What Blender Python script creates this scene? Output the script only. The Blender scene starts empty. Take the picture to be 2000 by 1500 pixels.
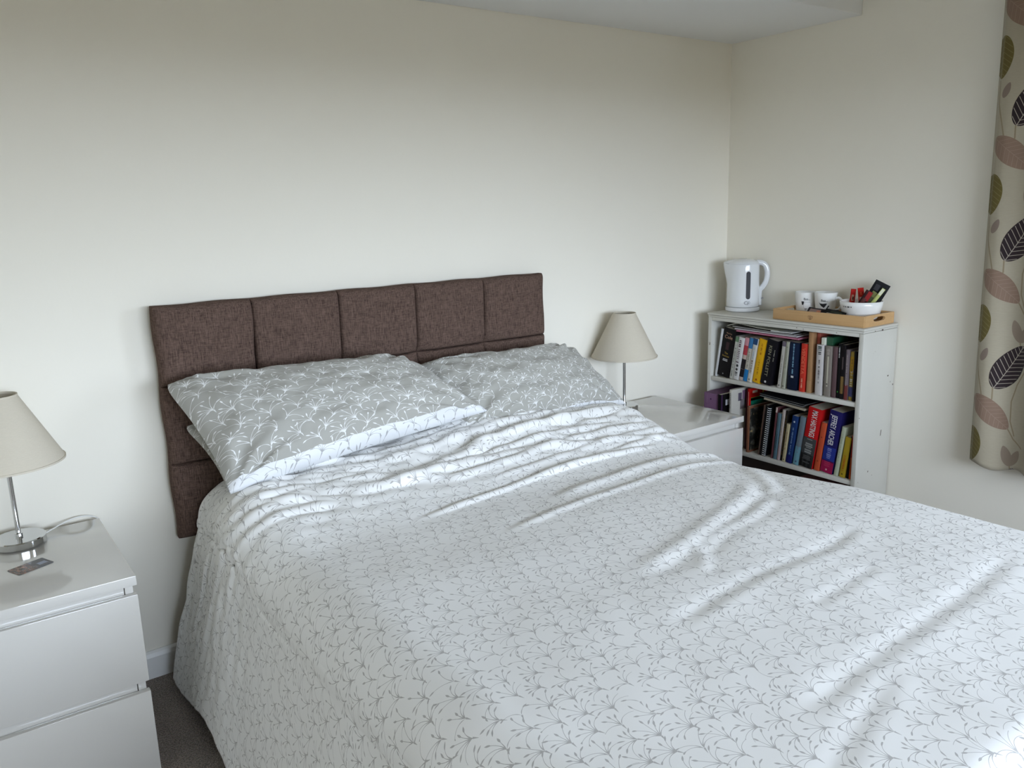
import bpy, bmesh, math, random
import numpy as np
from mathutils import Vector, Matrix
random.seed(7)
C = bpy.context.scene.collection
PI = math.pi

# ------------------------------------------------------------------ camera
cam = bpy.data.cameras.new('camera'); co = bpy.data.objects.new('camera', cam); C.objects.link(co)
cam.sensor_width = 36.0; cam.sensor_fit = 'HORIZONTAL'; cam.lens = 1585.26 / 2000 * 36.0; cam.clip_start = 0.02
YAW, PITCH, ROLL = 0.6201, -0.2122, -0.0298
F = Vector((math.sin(YAW)*math.cos(PITCH), math.cos(YAW)*math.cos(PITCH), math.sin(PITCH)))
R0 = Vector((math.cos(YAW), -math.sin(YAW), 0)); U0 = R0.cross(F)
Rv = R0*math.cos(ROLL) + U0*math.sin(ROLL); Uv = -R0*math.sin(ROLL) + U0*math.cos(ROLL)
M = Matrix((Rv, Uv, -F)).transposed().to_4x4(); M.translation = Vector((-3.0293, -2.5014, 1.3747))
co.matrix_world = M
bpy.context.scene.camera = co

# ------------------------------------------------------------------ world and exposure
sc = bpy.context.scene
sc.view_settings.view_transform = 'Standard'; sc.view_settings.look = 'None'
sc.view_settings.gamma = 1.0; sc.view_settings.use_curve_mapping = False
sc.view_settings.exposure = 1.78
sc.cycles.max_bounces = 10; sc.cycles.diffuse_bounces = 6; sc.cycles.transparent_max_bounces = 8
sc.cycles.sample_clamp_indirect = 8.0; sc.cycles.caustics_reflective = False; sc.cycles.caustics_refractive = False
SKY = 5.2
w = bpy.data.worlds.new('world'); sc.world = w; w.use_nodes = True
nt = w.node_tree; nt.nodes.clear()
tc = nt.nodes.new('ShaderNodeTexCoord'); sp = nt.nodes.new('ShaderNodeSeparateXYZ')
nt.links.new(tc.outputs['Generated'], sp.inputs[0])
mr = nt.nodes.new('ShaderNodeMapRange'); mr.inputs[1].default_value = -1; mr.inputs[2].default_value = 1
nt.links.new(sp.outputs[2], mr.inputs[0])
cr = nt.nodes.new('ShaderNodeValToRGB'); nt.links.new(mr.outputs[0], cr.inputs[0])
e = cr.color_ramp.elements
e[0].position = 0.0; e[0].color = (0.038, 0.030, 0.013, 1)          # lawn and paving outside
e[1].position = 0.49; e[1].color = (0.050, 0.041, 0.019, 1)
for p, c in ((0.505, (1.08, 1.24, 1.44, 1)), (0.56, (.98, 1.14, 1.37, 1)), (0.68, (0.70, 0.80, 0.95, 1)), (1.0, (0.55, 0.64, 0.80, 1))):
    q = e.new(p); q.color = c
bg = nt.nodes.new('ShaderNodeBackground'); bg.inputs[1].default_value = SKY
nt.links.new(cr.outputs[0], bg.inputs[0]); ow = nt.nodes.new('ShaderNodeOutputWorld'); nt.links.new(bg.outputs[0], ow.inputs[0])

# window openings: (axis position, span, heights); portals guide the daylight through them
RW = dict(y0=-2.95, y1=-2.15, z0=0.85, z1=1.88)      # right wall
FW = dict(x0=-3.20, x1=-0.62, z0=0.75, z1=1.90)      # wall behind the camera
ROOM_L, ROOM_F, CEIL = -4.00, -4.20, 2.36
def portal(name, loc, rot, sx, sy):
    l = bpy.data.lights.new(name, 'AREA'); l.shape = 'RECTANGLE'; l.size = sx; l.size_y = sy
    l.cycles.is_portal = True
    o = bpy.data.objects.new(name, l); C.objects.link(o); o.location = loc; o.rotation_euler = rot
portal('window_portal', (0.10, (RW['y0']+RW['y1'])/2, (RW['z0']+RW['z1'])/2), (0, PI/2, 0), RW['z1']-RW['z0'], RW['y1']-RW['y0'])
portal('window_portal', ((FW['x0']+FW['x1'])/2, ROOM_F-0.10, (FW['z0']+FW['z1'])/2), (PI/2, 0, 0), FW['x1']-FW['x0'], FW['z1']-FW['z0'])

# ------------------------------------------------------------------ node expression helper
class N:
    def __init__(s, t, v): s.t, s.v = t, v
    def op(s, o, *a):
        n = s.t.nodes.new('ShaderNodeMath'); n.operation = o
        for i, x in enumerate((s,)+a):
            if isinstance(x, N): s.t.links.new(x.v, n.inputs[i])
            else: n.inputs[i].default_value = x
        return N(s.t, n.outputs[0])
    def __add__(s, b): return s.op('ADD', b)
    __radd__ = __add__
    def __sub__(s, b): return s.op('SUBTRACT', b)
    def __rsub__(s, b): return (s*-1.0) + b
    def __mul__(s, b): return s.op('MULTIPLY', b)
    __rmul__ = __mul__
    def __truediv__(s, b): return s.op('DIVIDE', b)
    def abs(s): return s.op('ABSOLUTE')
    def floor(s): return s.op('FLOOR')
    def fract(s): return s.op('FRACT')
    def sin(s): return s.op('SINE')
    def sqrt(s): return s.op('SQRT')
    def rnd(s): return s.op('ROUND')
    def min(s, b): return s.op('MINIMUM', b)
    def max(s, b): return s.op('MAXIMUM', b)
    def lt(s, b): return s.op('LESS_THAN', b)
    def gt(s, b): return s.op('GREATER_THAN', b)
    def pmod(s, b): return s.op('FLOORED_MODULO', b)
    def atan2(s, b): return s.op('ARCTAN2', b)
    def pw(s, b): return s.op('POWER', b)
def combine(t, x, y, z=0.0):
    n = t.nodes.new('ShaderNodeCombineXYZ')
    for i, a in enumerate((x, y, z)):
        if isinstance(a, N): t.links.new(a.v, n.inputs[i])
        else: n.inputs[i].default_value = a
    return n.outputs[0]
def white(t, x, y, z=0.0):
    n = t.nodes.new('ShaderNodeTexWhiteNoise'); n.noise_dimensions = '3D'
    t.links.new(combine(t, x, y, z), n.inputs['Vector']); return N(t, n.outputs['Value'])
def noise(t, vec, scale, detail=2.0, rough=0.5):
    n = t.nodes.new('ShaderNodeTexNoise'); n.inputs['Scale'].default_value = scale; n.inputs['Detail'].default_value = detail
    n.inputs['Roughness'].default_value = rough
    if vec is not None: t.links.new(vec, n.inputs['Vector'])
    return N(t, n.outputs['Fac'])
def coord(t, kind='Object'):
    return t.nodes.new('ShaderNodeTexCoord').outputs[kind]
def scaled(t, vec, s):
    n = t.nodes.new('ShaderNodeMapping'); n.inputs['Scale'].default_value = s; t.links.new(vec, n.inputs[0]); return n.outputs[0]
def sepxy(t, vec):
    n = t.nodes.new('ShaderNodeSeparateXYZ'); t.links.new(vec, n.inputs[0]); return [N(t, n.outputs[i]) for i in range(3)]
def mixc(t, fac, a, b):
    n = t.nodes.new('ShaderNodeMix'); n.data_type = 'RGBA'
    if isinstance(fac, N): t.links.new(fac.v, n.inputs[0])
    else: n.inputs[0].default_value = fac
    for i, c in ((6, a), (7, b)):
        if isinstance(c, (tuple, list)): n.inputs[i].default_value = (*c[:3], 1)
        else: t.links.new(c, n.inputs[i])
    return n.outputs[2]
def bump(t, bs, h, strength, dist=0.002):
    n = t.nodes.new('ShaderNodeBump'); n.inputs['Strength'].default_value = strength; n.inputs['Distance'].default_value = dist
    t.links.new(h.v if isinstance(h, N) else h, n.inputs['Height']); t.links.new(n.outputs[0], bs.inputs['Normal'])
def srgb(r, g, b):
    f = lambda c: (c/255/12.92) if c/255 <= .04045 else ((c/255+.055)/1.055)**2.4
    return (f(r), f(g), f(b))
_m = {}
def mat(name, col=(.8, .8, .8), rough=.5, metal=0., coat=0., var=0.0, vscale=20., bmp=0., bscale=200., sheen=0., spec=.5, trans=0.):
    if name in _m: return _m[name]
    m = bpy.data.materials.new(name); m.use_nodes = True; t = m.node_tree; b = t.nodes['Principled BSDF']
    b.inputs['Base Color'].default_value = (*col, 1); b.inputs['Roughness'].default_value = rough
    b.inputs['Metallic'].default_value = metal; b.inputs['Coat Weight'].default_value = coat; b.inputs['Coat Roughness'].default_value = .05
    b.inputs['Sheen Weight'].default_value = sheen; b.inputs['Specular IOR Level'].default_value = spec
    b.inputs['Transmission Weight'].default_value = trans
    oc = coord(t)
    if var > 0:
        n = noise(t, oc, vscale, 3)
        t.links.new(mixc(t, n, tuple(c*(1-var) for c in col), tuple(min(1, c*(1+var)) for c in col)), b.inputs['Base Color'])
    if bmp > 0: bump(t, b, noise(t, oc, bscale, 2), bmp)
    _m[name] = m; return m
def shell(name):
    m = bpy.data.materials.new(name); m.use_nodes = True; t = m.node_tree; _m[name] = m; return m, t, t.nodes['Principled BSDF']

def sprig_mask(t, u, v, cell, seed, thick=1.0, layers=2):
    """print of fan-shaped sprigs: a short thick stalk, curved thin stems, slim buds at their tips"""
    out = None
    for L in range(layers):
        pu = u/cell + (.5*L + seed*3.7); pv = v/(cell*.92) + (.5*L + seed*1.3)
        cu, cv = pu.floor(), pv.floor()
        fu, fv = pu - cu - .5, pv - cv - .5
        j = white(t, cu, cv, 3.1 + L + seed)
        jj = white(t, cu, cv, 8.4 + L + seed)
        rot = (j - .5)*1.3
        dx = fu + (j - .5)*.30; dy = fv + .30 - (jj - .5)*.16
        r = (dx*dx + dy*dy).sqrt()
        th = dx.atan2(dy) - rot
        spread = .34 + r*1.55                         # stems bend outwards like a fountain
        step = .37
        idx = (th/spread/step).rnd()
        d = (th/spread - idx*step).abs()*spread*r
        h = white(t, cu + idx*7.0, cv*3.0 + idx, 1.7 + L + seed)
        ln = .30 + h*.36
        ok = idx.abs().lt(3.6)*(h*13.7).fract().gt(.24)
        wst = ((.017 - r*.040).max(.0062))*thick
        stem = d.lt(wst)*r.lt(ln)
        k = ((r - ln + .03)/.175).max(0.).min(1.)
        bud = d.lt((k*PI).sin()*.0250*thick)
        m = stem.max(bud)*ok*.999
        # stalk below the fan, leaning with it
        sd = (dx*rot.op('COSINE') - dy*rot.sin()); sl = dx*rot.sin() + dy*rot.op('COSINE')
        tail = (sd - sl*.25).abs().lt((sl + .17)*.13*thick)*sl.lt(.02)*sl.gt(-.155)
        m = m.max(tail)
        out = m if out is None else out.max(m)
    return out

def cloth_mat(name, ground, ink, cell, thick=1.0, seed=0., rough=.75, ang=0.):
    m, t, b = shell(name)
    u, v, _ = sepxy(t, coord(t, 'UV'))
    if ang:
        ca, sa = math.cos(ang), math.sin(ang); u, v = u*ca + v*sa, v*ca - u*sa
    k = sprig_mask(t, u, v, cell, seed, thick)
    t.links.new(mixc(t, k, ground, ink), b.inputs['Base Color'])
    b.inputs['Roughness'].default_value = rough; b.inputs['Sheen Weight'].default_value = .15; b.inputs['Specular IOR Level'].default_value = .25
    return m

# ------------------------------------------------------------------ mesh helpers
def wmat(o):
    m = o.matrix_basis.copy()
    while o.parent: o = o.parent; m = o.matrix_basis @ m
    return m
def obj(name, bm, mats, parent=None, smooth=False, label=None, local=False):
    if parent is not None and not local: bm.transform(wmat(parent).inverted())
    me = bpy.data.meshes.new(name); bm.to_mesh(me); bm.free()
    if not isinstance(mats, (list, tuple)): mats = [mats]
    for x in mats: me.materials.append(x)
    if smooth:
        me.polygons.foreach_set('use_smooth', [True]*len(me.polygons))
        if smooth == 'auto': me.set_sharp_from_angle(angle=math.radians(35))
    o = bpy.data.objects.new(name, me); C.objects.link(o)
    if parent is not None: o.parent = parent
    if label: o['label'] = label
    return o
def thing(name, label, cat, loc=(0, 0, 0), rotz=0., group=None, rot=None):
    o = bpy.data.objects.new(name, None); C.objects.link(o); o.location = loc; o.rotation_euler = rot or (0, 0, rotz)
    o.empty_display_size = .05
    o['label'] = label; o['category'] = cat
    if group: o['group'] = group
    return o
def tag(o, label, cat, group=None):
    o['label'] = label; o['category'] = cat
    if group: o['group'] = group
    return o
def struct(name, bm, m, parent=None, smooth=False):
    o = obj(name, bm, m, parent, smooth)
    if parent is None: o['kind'] = 'structure'
    return o
def BM(): return bmesh.new()
def box(x0, x1, y0, y1, z0, z1, bev=0., seg=2, bm=None):
    b = BM()
    bmesh.ops.create_cube(b, size=1.0)
    for v in b.verts:
        v.co = Vector(((x0+x1)/2 + v.co.x*(x1-x0), (y0+y1)/2 + v.co.y*(y1-y0), (z0+z1)/2 + v.co.z*(z1-z0)))
    if bev > 0: bmesh.ops.bevel(b, geom=list(b.edges), offset=bev, segments=seg, profile=.5, affect='EDGES')
    if bm is not None: return join(bm, b)
    return b
def join(a, b):
    me = bpy.data.meshes.new('tmp'); b.to_mesh(me); b.free(); a.from_mesh(me); bpy.data.meshes.remove(me); return a
def lathe(prof, seg=48, cx=0, cy=0, cz=0, bm=None, closed=False):
    b = bm or BM(); rings = []
    for r, z in prof:
        if r < 1e-6: rings.append([b.verts.new((cx, cy, cz+z))])
        else: rings.append([b.verts.new((cx+r*math.cos(2*PI*i/seg), cy+r*math.sin(2*PI*i/seg), cz+z)) for i in range(seg)])
    prs = list(zip(rings, rings[1:])) + ([(rings[-1], rings[0])] if closed else [])
    for A, B in prs:
        if len(A) == 1 and len(B) == 1: continue
        for i in range(seg):
            j = (i+1) % seg
            if len(A) == 1: b.faces.new((A[0], B[j], B[i]))
            elif len(B) == 1: b.faces.new((A[i], A[j], B[0]))
            else: b.faces.new((A[i], A[j], B[j], B[i]))
    bmesh.ops.recalc_face_normals(b, faces=b.faces)
    return b
def smooth_path(pts, n=8):
    P = [Vector(p) for p in pts]; out = []
    for i in range(len(P)-1):
        p0 = P[max(i-1, 0)]; p1 = P[i]; p2 = P[i+1]; p3 = P[min(i+2, len(P)-1)]
        for k in range(n):
            s = k/n
            out.append(.5*((2*p1)+(-p0+p2)*s+(2*p0-5*p1+4*p2-p3)*s*s+(-p0+3*p1-3*p2+p3)*s**3))
    out.append(P[-1]); return out
def tube(pts, r, seg=10, bm=None, ry=None, up=(0, 0, 1)):
    b = bm or BM(); n = len(pts); rings = []; pts = [Vector(p) for p in pts]
    R = r if isinstance(r, (list, tuple)) else [r]*n
    prevn = Vector(up)
    for i, p in enumerate(pts):
        d = (pts[min(i+1, n-1)] - pts[max(i-1, 0)]).normalized()
        s = d.cross(prevn)
        if s.length < 1e-4: s = d.cross(Vector((1, 0, 0)))
        s.normalize(); u = s.cross(d).normalized(); prevn = u
        rings.append([b.verts.new(p + s*math.cos(2*PI*k/seg)*(ry or R[i]) + u*math.sin(2*PI*k/seg)*R[i]) for k in range(seg)])
    for A, B in zip(rings, rings[1:]):
        for k in range(seg): b.faces.new((A[k], A[(k+1) % seg], B[(k+1) % seg], B[k]))
    b.faces.new(rings[0][::-1]); b.faces.new(rings[-1])
    bmesh.ops.recalc_face_normals(b, faces=b.faces)
    return b
def grid_mesh(P, UV=None, name='tmp', flip=False, wrap=False):
    """P: (n,m,3) array -> mesh"""
    n, m = P.shape[:2]
    idx = np.arange(n*m).reshape(n, m)
    f = np.stack([idx[:-1, :-1], idx[1:, :-1], idx[1:, 1:], idx[:-1, 1:]], -1).reshape(-1, 4)
    if flip: f = f[:, ::-1]
    me = bpy.data.meshes.new(name); me.from_pydata(P.reshape(-1, 3).tolist(), [], f.tolist())
    if UV is not None:
        l = me.uv_layers.new(name='UVMap'); li = np.empty(len(me.loops), dtype=np.int32); me.loops.foreach_get('vertex_index', li)
        l.data.foreach_set('uv', UV.reshape(-1, 2)[li].astype(np.float32).ravel())
    me.polygons.foreach_set('use_smooth', [True]*len(me.polygons)); me.update()
    return me
def mobj(name, me, mats, parent=None, label=None):
    me.name = name
    for x in (mats if isinstance(mats, (list, tuple)) else [mats]): me.materials.append(x)
    o = bpy.data.objects.new(name, me); C.objects.link(o)
    if parent is not None: o.parent = parent; o.matrix_parent_inverse = Matrix(); me.transform(wmat(parent).inverted())
    if label: o['label'] = label
    return o
_tx = {}
def text_bm(s, size, bold=0.0):
    """flat lettering centred on the origin in the XY plane"""
    if (s, bold) not in _tx:
        cu = bpy.data.curves.new('t', 'FONT'); cu.body = s; cu.size = 1.0; cu.offset = bold; cu.align_x = 'CENTER'; cu.align_y = 'CENTER'
        cu.resolution_u = 3
        o = bpy.data.objects.new('t', cu); C.objects.link(o); dg = bpy.context.evaluated_depsgraph_get()
        ev = o.evaluated_get(dg); me = ev.to_mesh(); b = BM(); b.from_mesh(me); ev.to_mesh_clear()
        m2 = bpy.data.meshes.new('t'); b.to_mesh(m2); b.free(); C.objects.unlink(o); bpy.data.objects.remove(o); bpy.data.curves.remove(cu); _tx[(s, bold)] = m2
    b = BM(); b.from_mesh(_tx[(s, bold)]); bmesh.ops.scale(b, vec=(size, size, size), verts=b.verts); return b
def frame(X, Y, O):
    X = Vector(X).normalized(); Y = Vector(Y).normalized(); Z = X.cross(Y)
    m = Matrix((X, Y, Z)).transposed().to_4x4(); m.translation = Vector(O); return m
def poly(pts, bm=None):
    b = bm or BM(); b.faces.new([b.verts.new(p) for p in pts]); return b

# ------------------------------------------------------------------ shared materials
def wall_mat():
    m, t, b = shell('wall_paint')
    n = noise(t, coord(t), 1.3, 3)
    t.links.new(mixc(t, n, (.81, .772, .675), (.835, .798, .71)), b.inputs['Base Color'])
    b.inputs['Roughness'].default_value = .85; b.inputs['Specular IOR Level'].default_value = .25
    bump(t, b, noise(t, coord(t), 90, 4), .08, .002); return m
WALL = wall_mat()
CEILM = mat('ceiling_paint', (.78, .78, .77), .9, bmp=.05, bscale=80)
GLOSSW = mat('white_gloss_paint', (.80, .80, .78), .28, bmp=.02, bscale=60)
def carpet_mat():
    m, t, b = shell('brown_carpet'); oc = coord(t)
    n = noise(t, oc, 240, 1.5, .6); n2 = noise(t, oc, 14, 2)
    t.links.new(mixc(t, ((n + n2*.15) - .575)*5.0 + .45, (.12, .092, .072), (.36, .29, .235)), b.inputs['Base Color'])
    b.inputs['Roughness'].default_value = .95; b.inputs['Sheen Weight'].default_value = .3
    bump(t, b, n, 1.0, .012); return m
CARPET = carpet_mat()
LACQ = mat('white_lacquer', (.60, .583, .545), .10, coat=.6, bmp=.0)
CHROME = mat('polished_chrome', (.62, .63, .64), .07, 1.0)
DUV = cloth_mat('duvet_print', (.80, .80, .785), (.43, .42, .41), .066, 1.12, ang=.48)
PILF = cloth_mat('pillow_grey_print', (.350, .343, .310), (.70, .70, .685), .074, 1.05, seed=.4)
PILB = cloth_mat('pillow_white_print', (.72, .73, .745), (.38, .38, .38), .066, 1.1, seed=.8)
SHEET = mat('white_sheet', (.80, .80, .80), .8, bmp=.05, bscale=300)

# ------------------------------------------------------------------ room
T = .12
# back wall, with a thickness behind the plane y = 0
struct('wall_back', box(ROOM_L-T, T, 0, T, -.05, CEIL+.1), WALL)
struct('wall_left', box(ROOM_L-T, ROOM_L, ROOM_F-T, 0, -.05, CEIL+.1), WALL)
b = BM()
for (y0, y1, z0, z1) in ((ROOM_F-T, RW['y0'], -.05, CEIL+.1), (RW['y1'], 0, -.05, CEIL+.1), (RW['y0'], RW['y1'], -.05, RW['z0']), (RW['y0'], RW['y1'], RW['z1'], CEIL+.1)):
    box(0, T, y0, y1, z0, z1, bm=b)
struct('wall_right', b, WALL)
b = BM()
for (x0, x1, z0, z1) in ((ROOM_L, FW['x0'], -.05, CEIL+.1), (FW['x1'], 0, -.05, CEIL+.1), (FW['x0'], FW['x1'], -.05, FW['z0']), (FW['x0'], FW['x1'], FW['z1'], CEIL+.1)):
    box(x0, x1, ROOM_F-T, ROOM_F, z0, z1, bm=b)
struct('wall_front', b, WALL)
struct('floor', box(ROOM_L-T, T, ROOM_F-T, T, -.08, 0), CARPET)
struct('ceiling', box(ROOM_L-T, T, ROOM_F-T, T, CEIL, CEIL+.1), CEILM)
struct('trim_1', box(ROOM_L, 0, -.616, 0, 2.054, CEIL, .004, 2), CEILM)   # lowered ceiling box along the back wall
def board(x0, x1, y0, y1, h, along):
    b = BM(); prof = [(0, 0), (.016, 0), (.016, h-.018), (.012, h-.006), (.006, h), (0, h)]
    r = []
    for s in (0, 1):
        if along == 'x': r.append([b.verts.new(((x0, x1)[s], y0 - d, z)) for d, z in prof])
        else: r.append([b.verts.new((x0 - d, (y0, y1)[s], z)) for d, z in prof])
    n = len(prof)
    for i in range(n): b.faces.new((r[0][i], r[0][(i+1) % n], r[1][(i+1) % n], r[1][i]))
    b.faces.new(r[0]); b.faces.new(r[1][::-1]); bmesh.ops.recalc_face_normals(b, faces=b.faces); return b
struct('baseboard_back', board(ROOM_L, 0, 0, 0, .086, 'x'), GLOSSW)
struct('baseboard_right', board(0, 0, 0, ROOM_F, .086, 'y'), GLOSSW)
def glass_mat():
    m = bpy.data.materials.new('window_glass'); m.use_nodes = True; t = m.node_tree; t.nodes.clear()
    a = t.nodes.new('ShaderNodeBsdfTransparent'); g = t.nodes.new('ShaderNodeBsdfGlossy'); g.inputs['Roughness'].default_value = .02
    x = t.nodes.new('ShaderNodeMixShader'); x.inputs[0].default_value = .06; o = t.nodes.new('ShaderNodeOutputMaterial')
    t.links.new(a.outputs[0], x.inputs[1]); t.links.new(g.outputs[0], x.inputs[2]); t.links.new(x.outputs[0], o.inputs[0]); return m
GLASS = glass_mat()
UPVC = mat('white_window_frame', (.82, .83, .84), .3)
def window(name, horiz, a0, a1, z0, z1, depth):
    t = bpy.data.objects.new(name, None); C.objects.link(t); t['kind'] = 'structure'
    def bx(a, b_, z, zz, d0, d1, bm=None):
        return box(a, b_, depth+d0, depth+d1, z, zz, bm=bm) if horiz else box(depth+d0, depth+d1, a, b_, z, zz, bm=bm)
    fr = BM(); f = .05; mid = (a0+a1)/2
    for q in ((a0, a1, z0, z0+f), (a0, a1, z1-f, z1), (a0, a0+f, z0, z1), (a1-f, a1, z0, z1), (mid-f/2, mid+f/2, z0, z1)): bx(q[0], q[1], q[2], q[3], -.03, .03, fr)
    obj('window_frame', fr, UPVC, t)
    for s in ((a0+f, mid-f/2), (mid+f/2, a1-f)): obj('pane', bx(s[0], s[1], z0+f, z1-f, -.004, .004), GLASS, t)
    s = -1 if not horiz else 1
    obj('window_sill', (box(a0-.03, a1+.03, depth, depth+.11, z0-.024, z0-.001) if horiz else box(depth-.11, depth, a0-.03, a1+.03, z0-.024, z0-.001)), GLOSSW, t)
window('window_1', False, RW['y0'], RW['y1'], RW['z0'], RW['z1'], .07)
window('window_2', True, FW['x0'], FW['x1'], FW['z0'], FW['z1'], ROOM_F-.07)

# ------------------------------------------------------------------ bed
BX0, BX1, BY0, BY1 = -2.470, -1.14, -2.06, -.105
bed = thing('bed', 'low double bed base with a white sheeted mattress under the patterned duvet', 'bed', ((BX0+BX1)/2, (BY0+BY1)/2, 0))
obj('bed_base', box(BX0+.01, BX1-.01, BY0, BY1, .06, .32, .01), mat('grey_divan_fabric', (.28, .26, .25), .9, bmp=.1), bed)
obj('mattress', box(BX0, BX1, BY0, BY1-.005, .325, .570, .05, 4), SHEET, bed, smooth=True)
for sx in (BX0+.1, BX1-.1):
    for sy in (BY0+.1, BY1-.1): obj('leg', lathe([(0, 0), (.028, 0), (.03, .06), (0, .06)], 16, sx, sy, 0), mat('black_plastic', (.02, .02, .02), .5), bed)

def smooth01(x): x = np.clip(x, 0, 1); return x*x*(3-2*x)
def seg_dist(A, Y, pts):
    """distance to polyline and position (0..1) along it"""
    best = np.full(A.shape, 1e9); tt = np.zeros(A.shape); sgn = np.zeros(A.shape)
    L = [0]
    for p, q in zip(pts, pts[1:]): L.append(L[-1]+math.hypot(q[0]-p[0], q[1]-p[1]))
    for i, (p, q) in enumerate(zip(pts, pts[1:])):
        dx, dy = q[0]-p[0], q[1]-p[1]; l2 = dx*dx+dy*dy
        s = np.clip(((A-p[0])*dx+(Y-p[1])*dy)/l2, 0, 1)
        d = np.hypot(A-p[0]-s*dx, Y-p[1]-s*dy); side = np.sign(dx*(Y-p[1])-dy*(A-p[0]))
        k = d < best; best = np.where(k, d, best); tt = np.where(k, (L[i]+s*math.sqrt(l2))/L[-1], tt); sgn = np.where(k, side, sgn)
    return best, tt, sgn
def ridge(A, Y, pts, amp, w, skew=.0, t0=.15, t1=.15):
    P = [(p.x, p.y) for p in smooth_path([(a, b_, 0) for a, b_ in pts], 5)]
    d, t, s = seg_dist(A, Y, P)
    tap = smooth01(t/t0)*smooth01((1-t)/t1)
    ds = d*s
    h = np.exp(-(d/w)**2)
    if skew: h = h - skew*np.exp(-((ds-1.5*w)/(1.1*w))**2)
    return amp*tap*h
def sines(A, Y, amp, wl, seed, n=7):
    r = np.random.RandomState(seed); o = np.zeros(A.shape)
    for _ in range(n):
        th = r.uniform(0, 2*PI); k = 2*PI/(wl*r.uniform(.7, 1.6)); o += np.sin(k*(A*math.cos(th)+Y*math.sin(th))+r.uniform(0, 6.28))
    return amp*o/math.sqrt(n)

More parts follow.
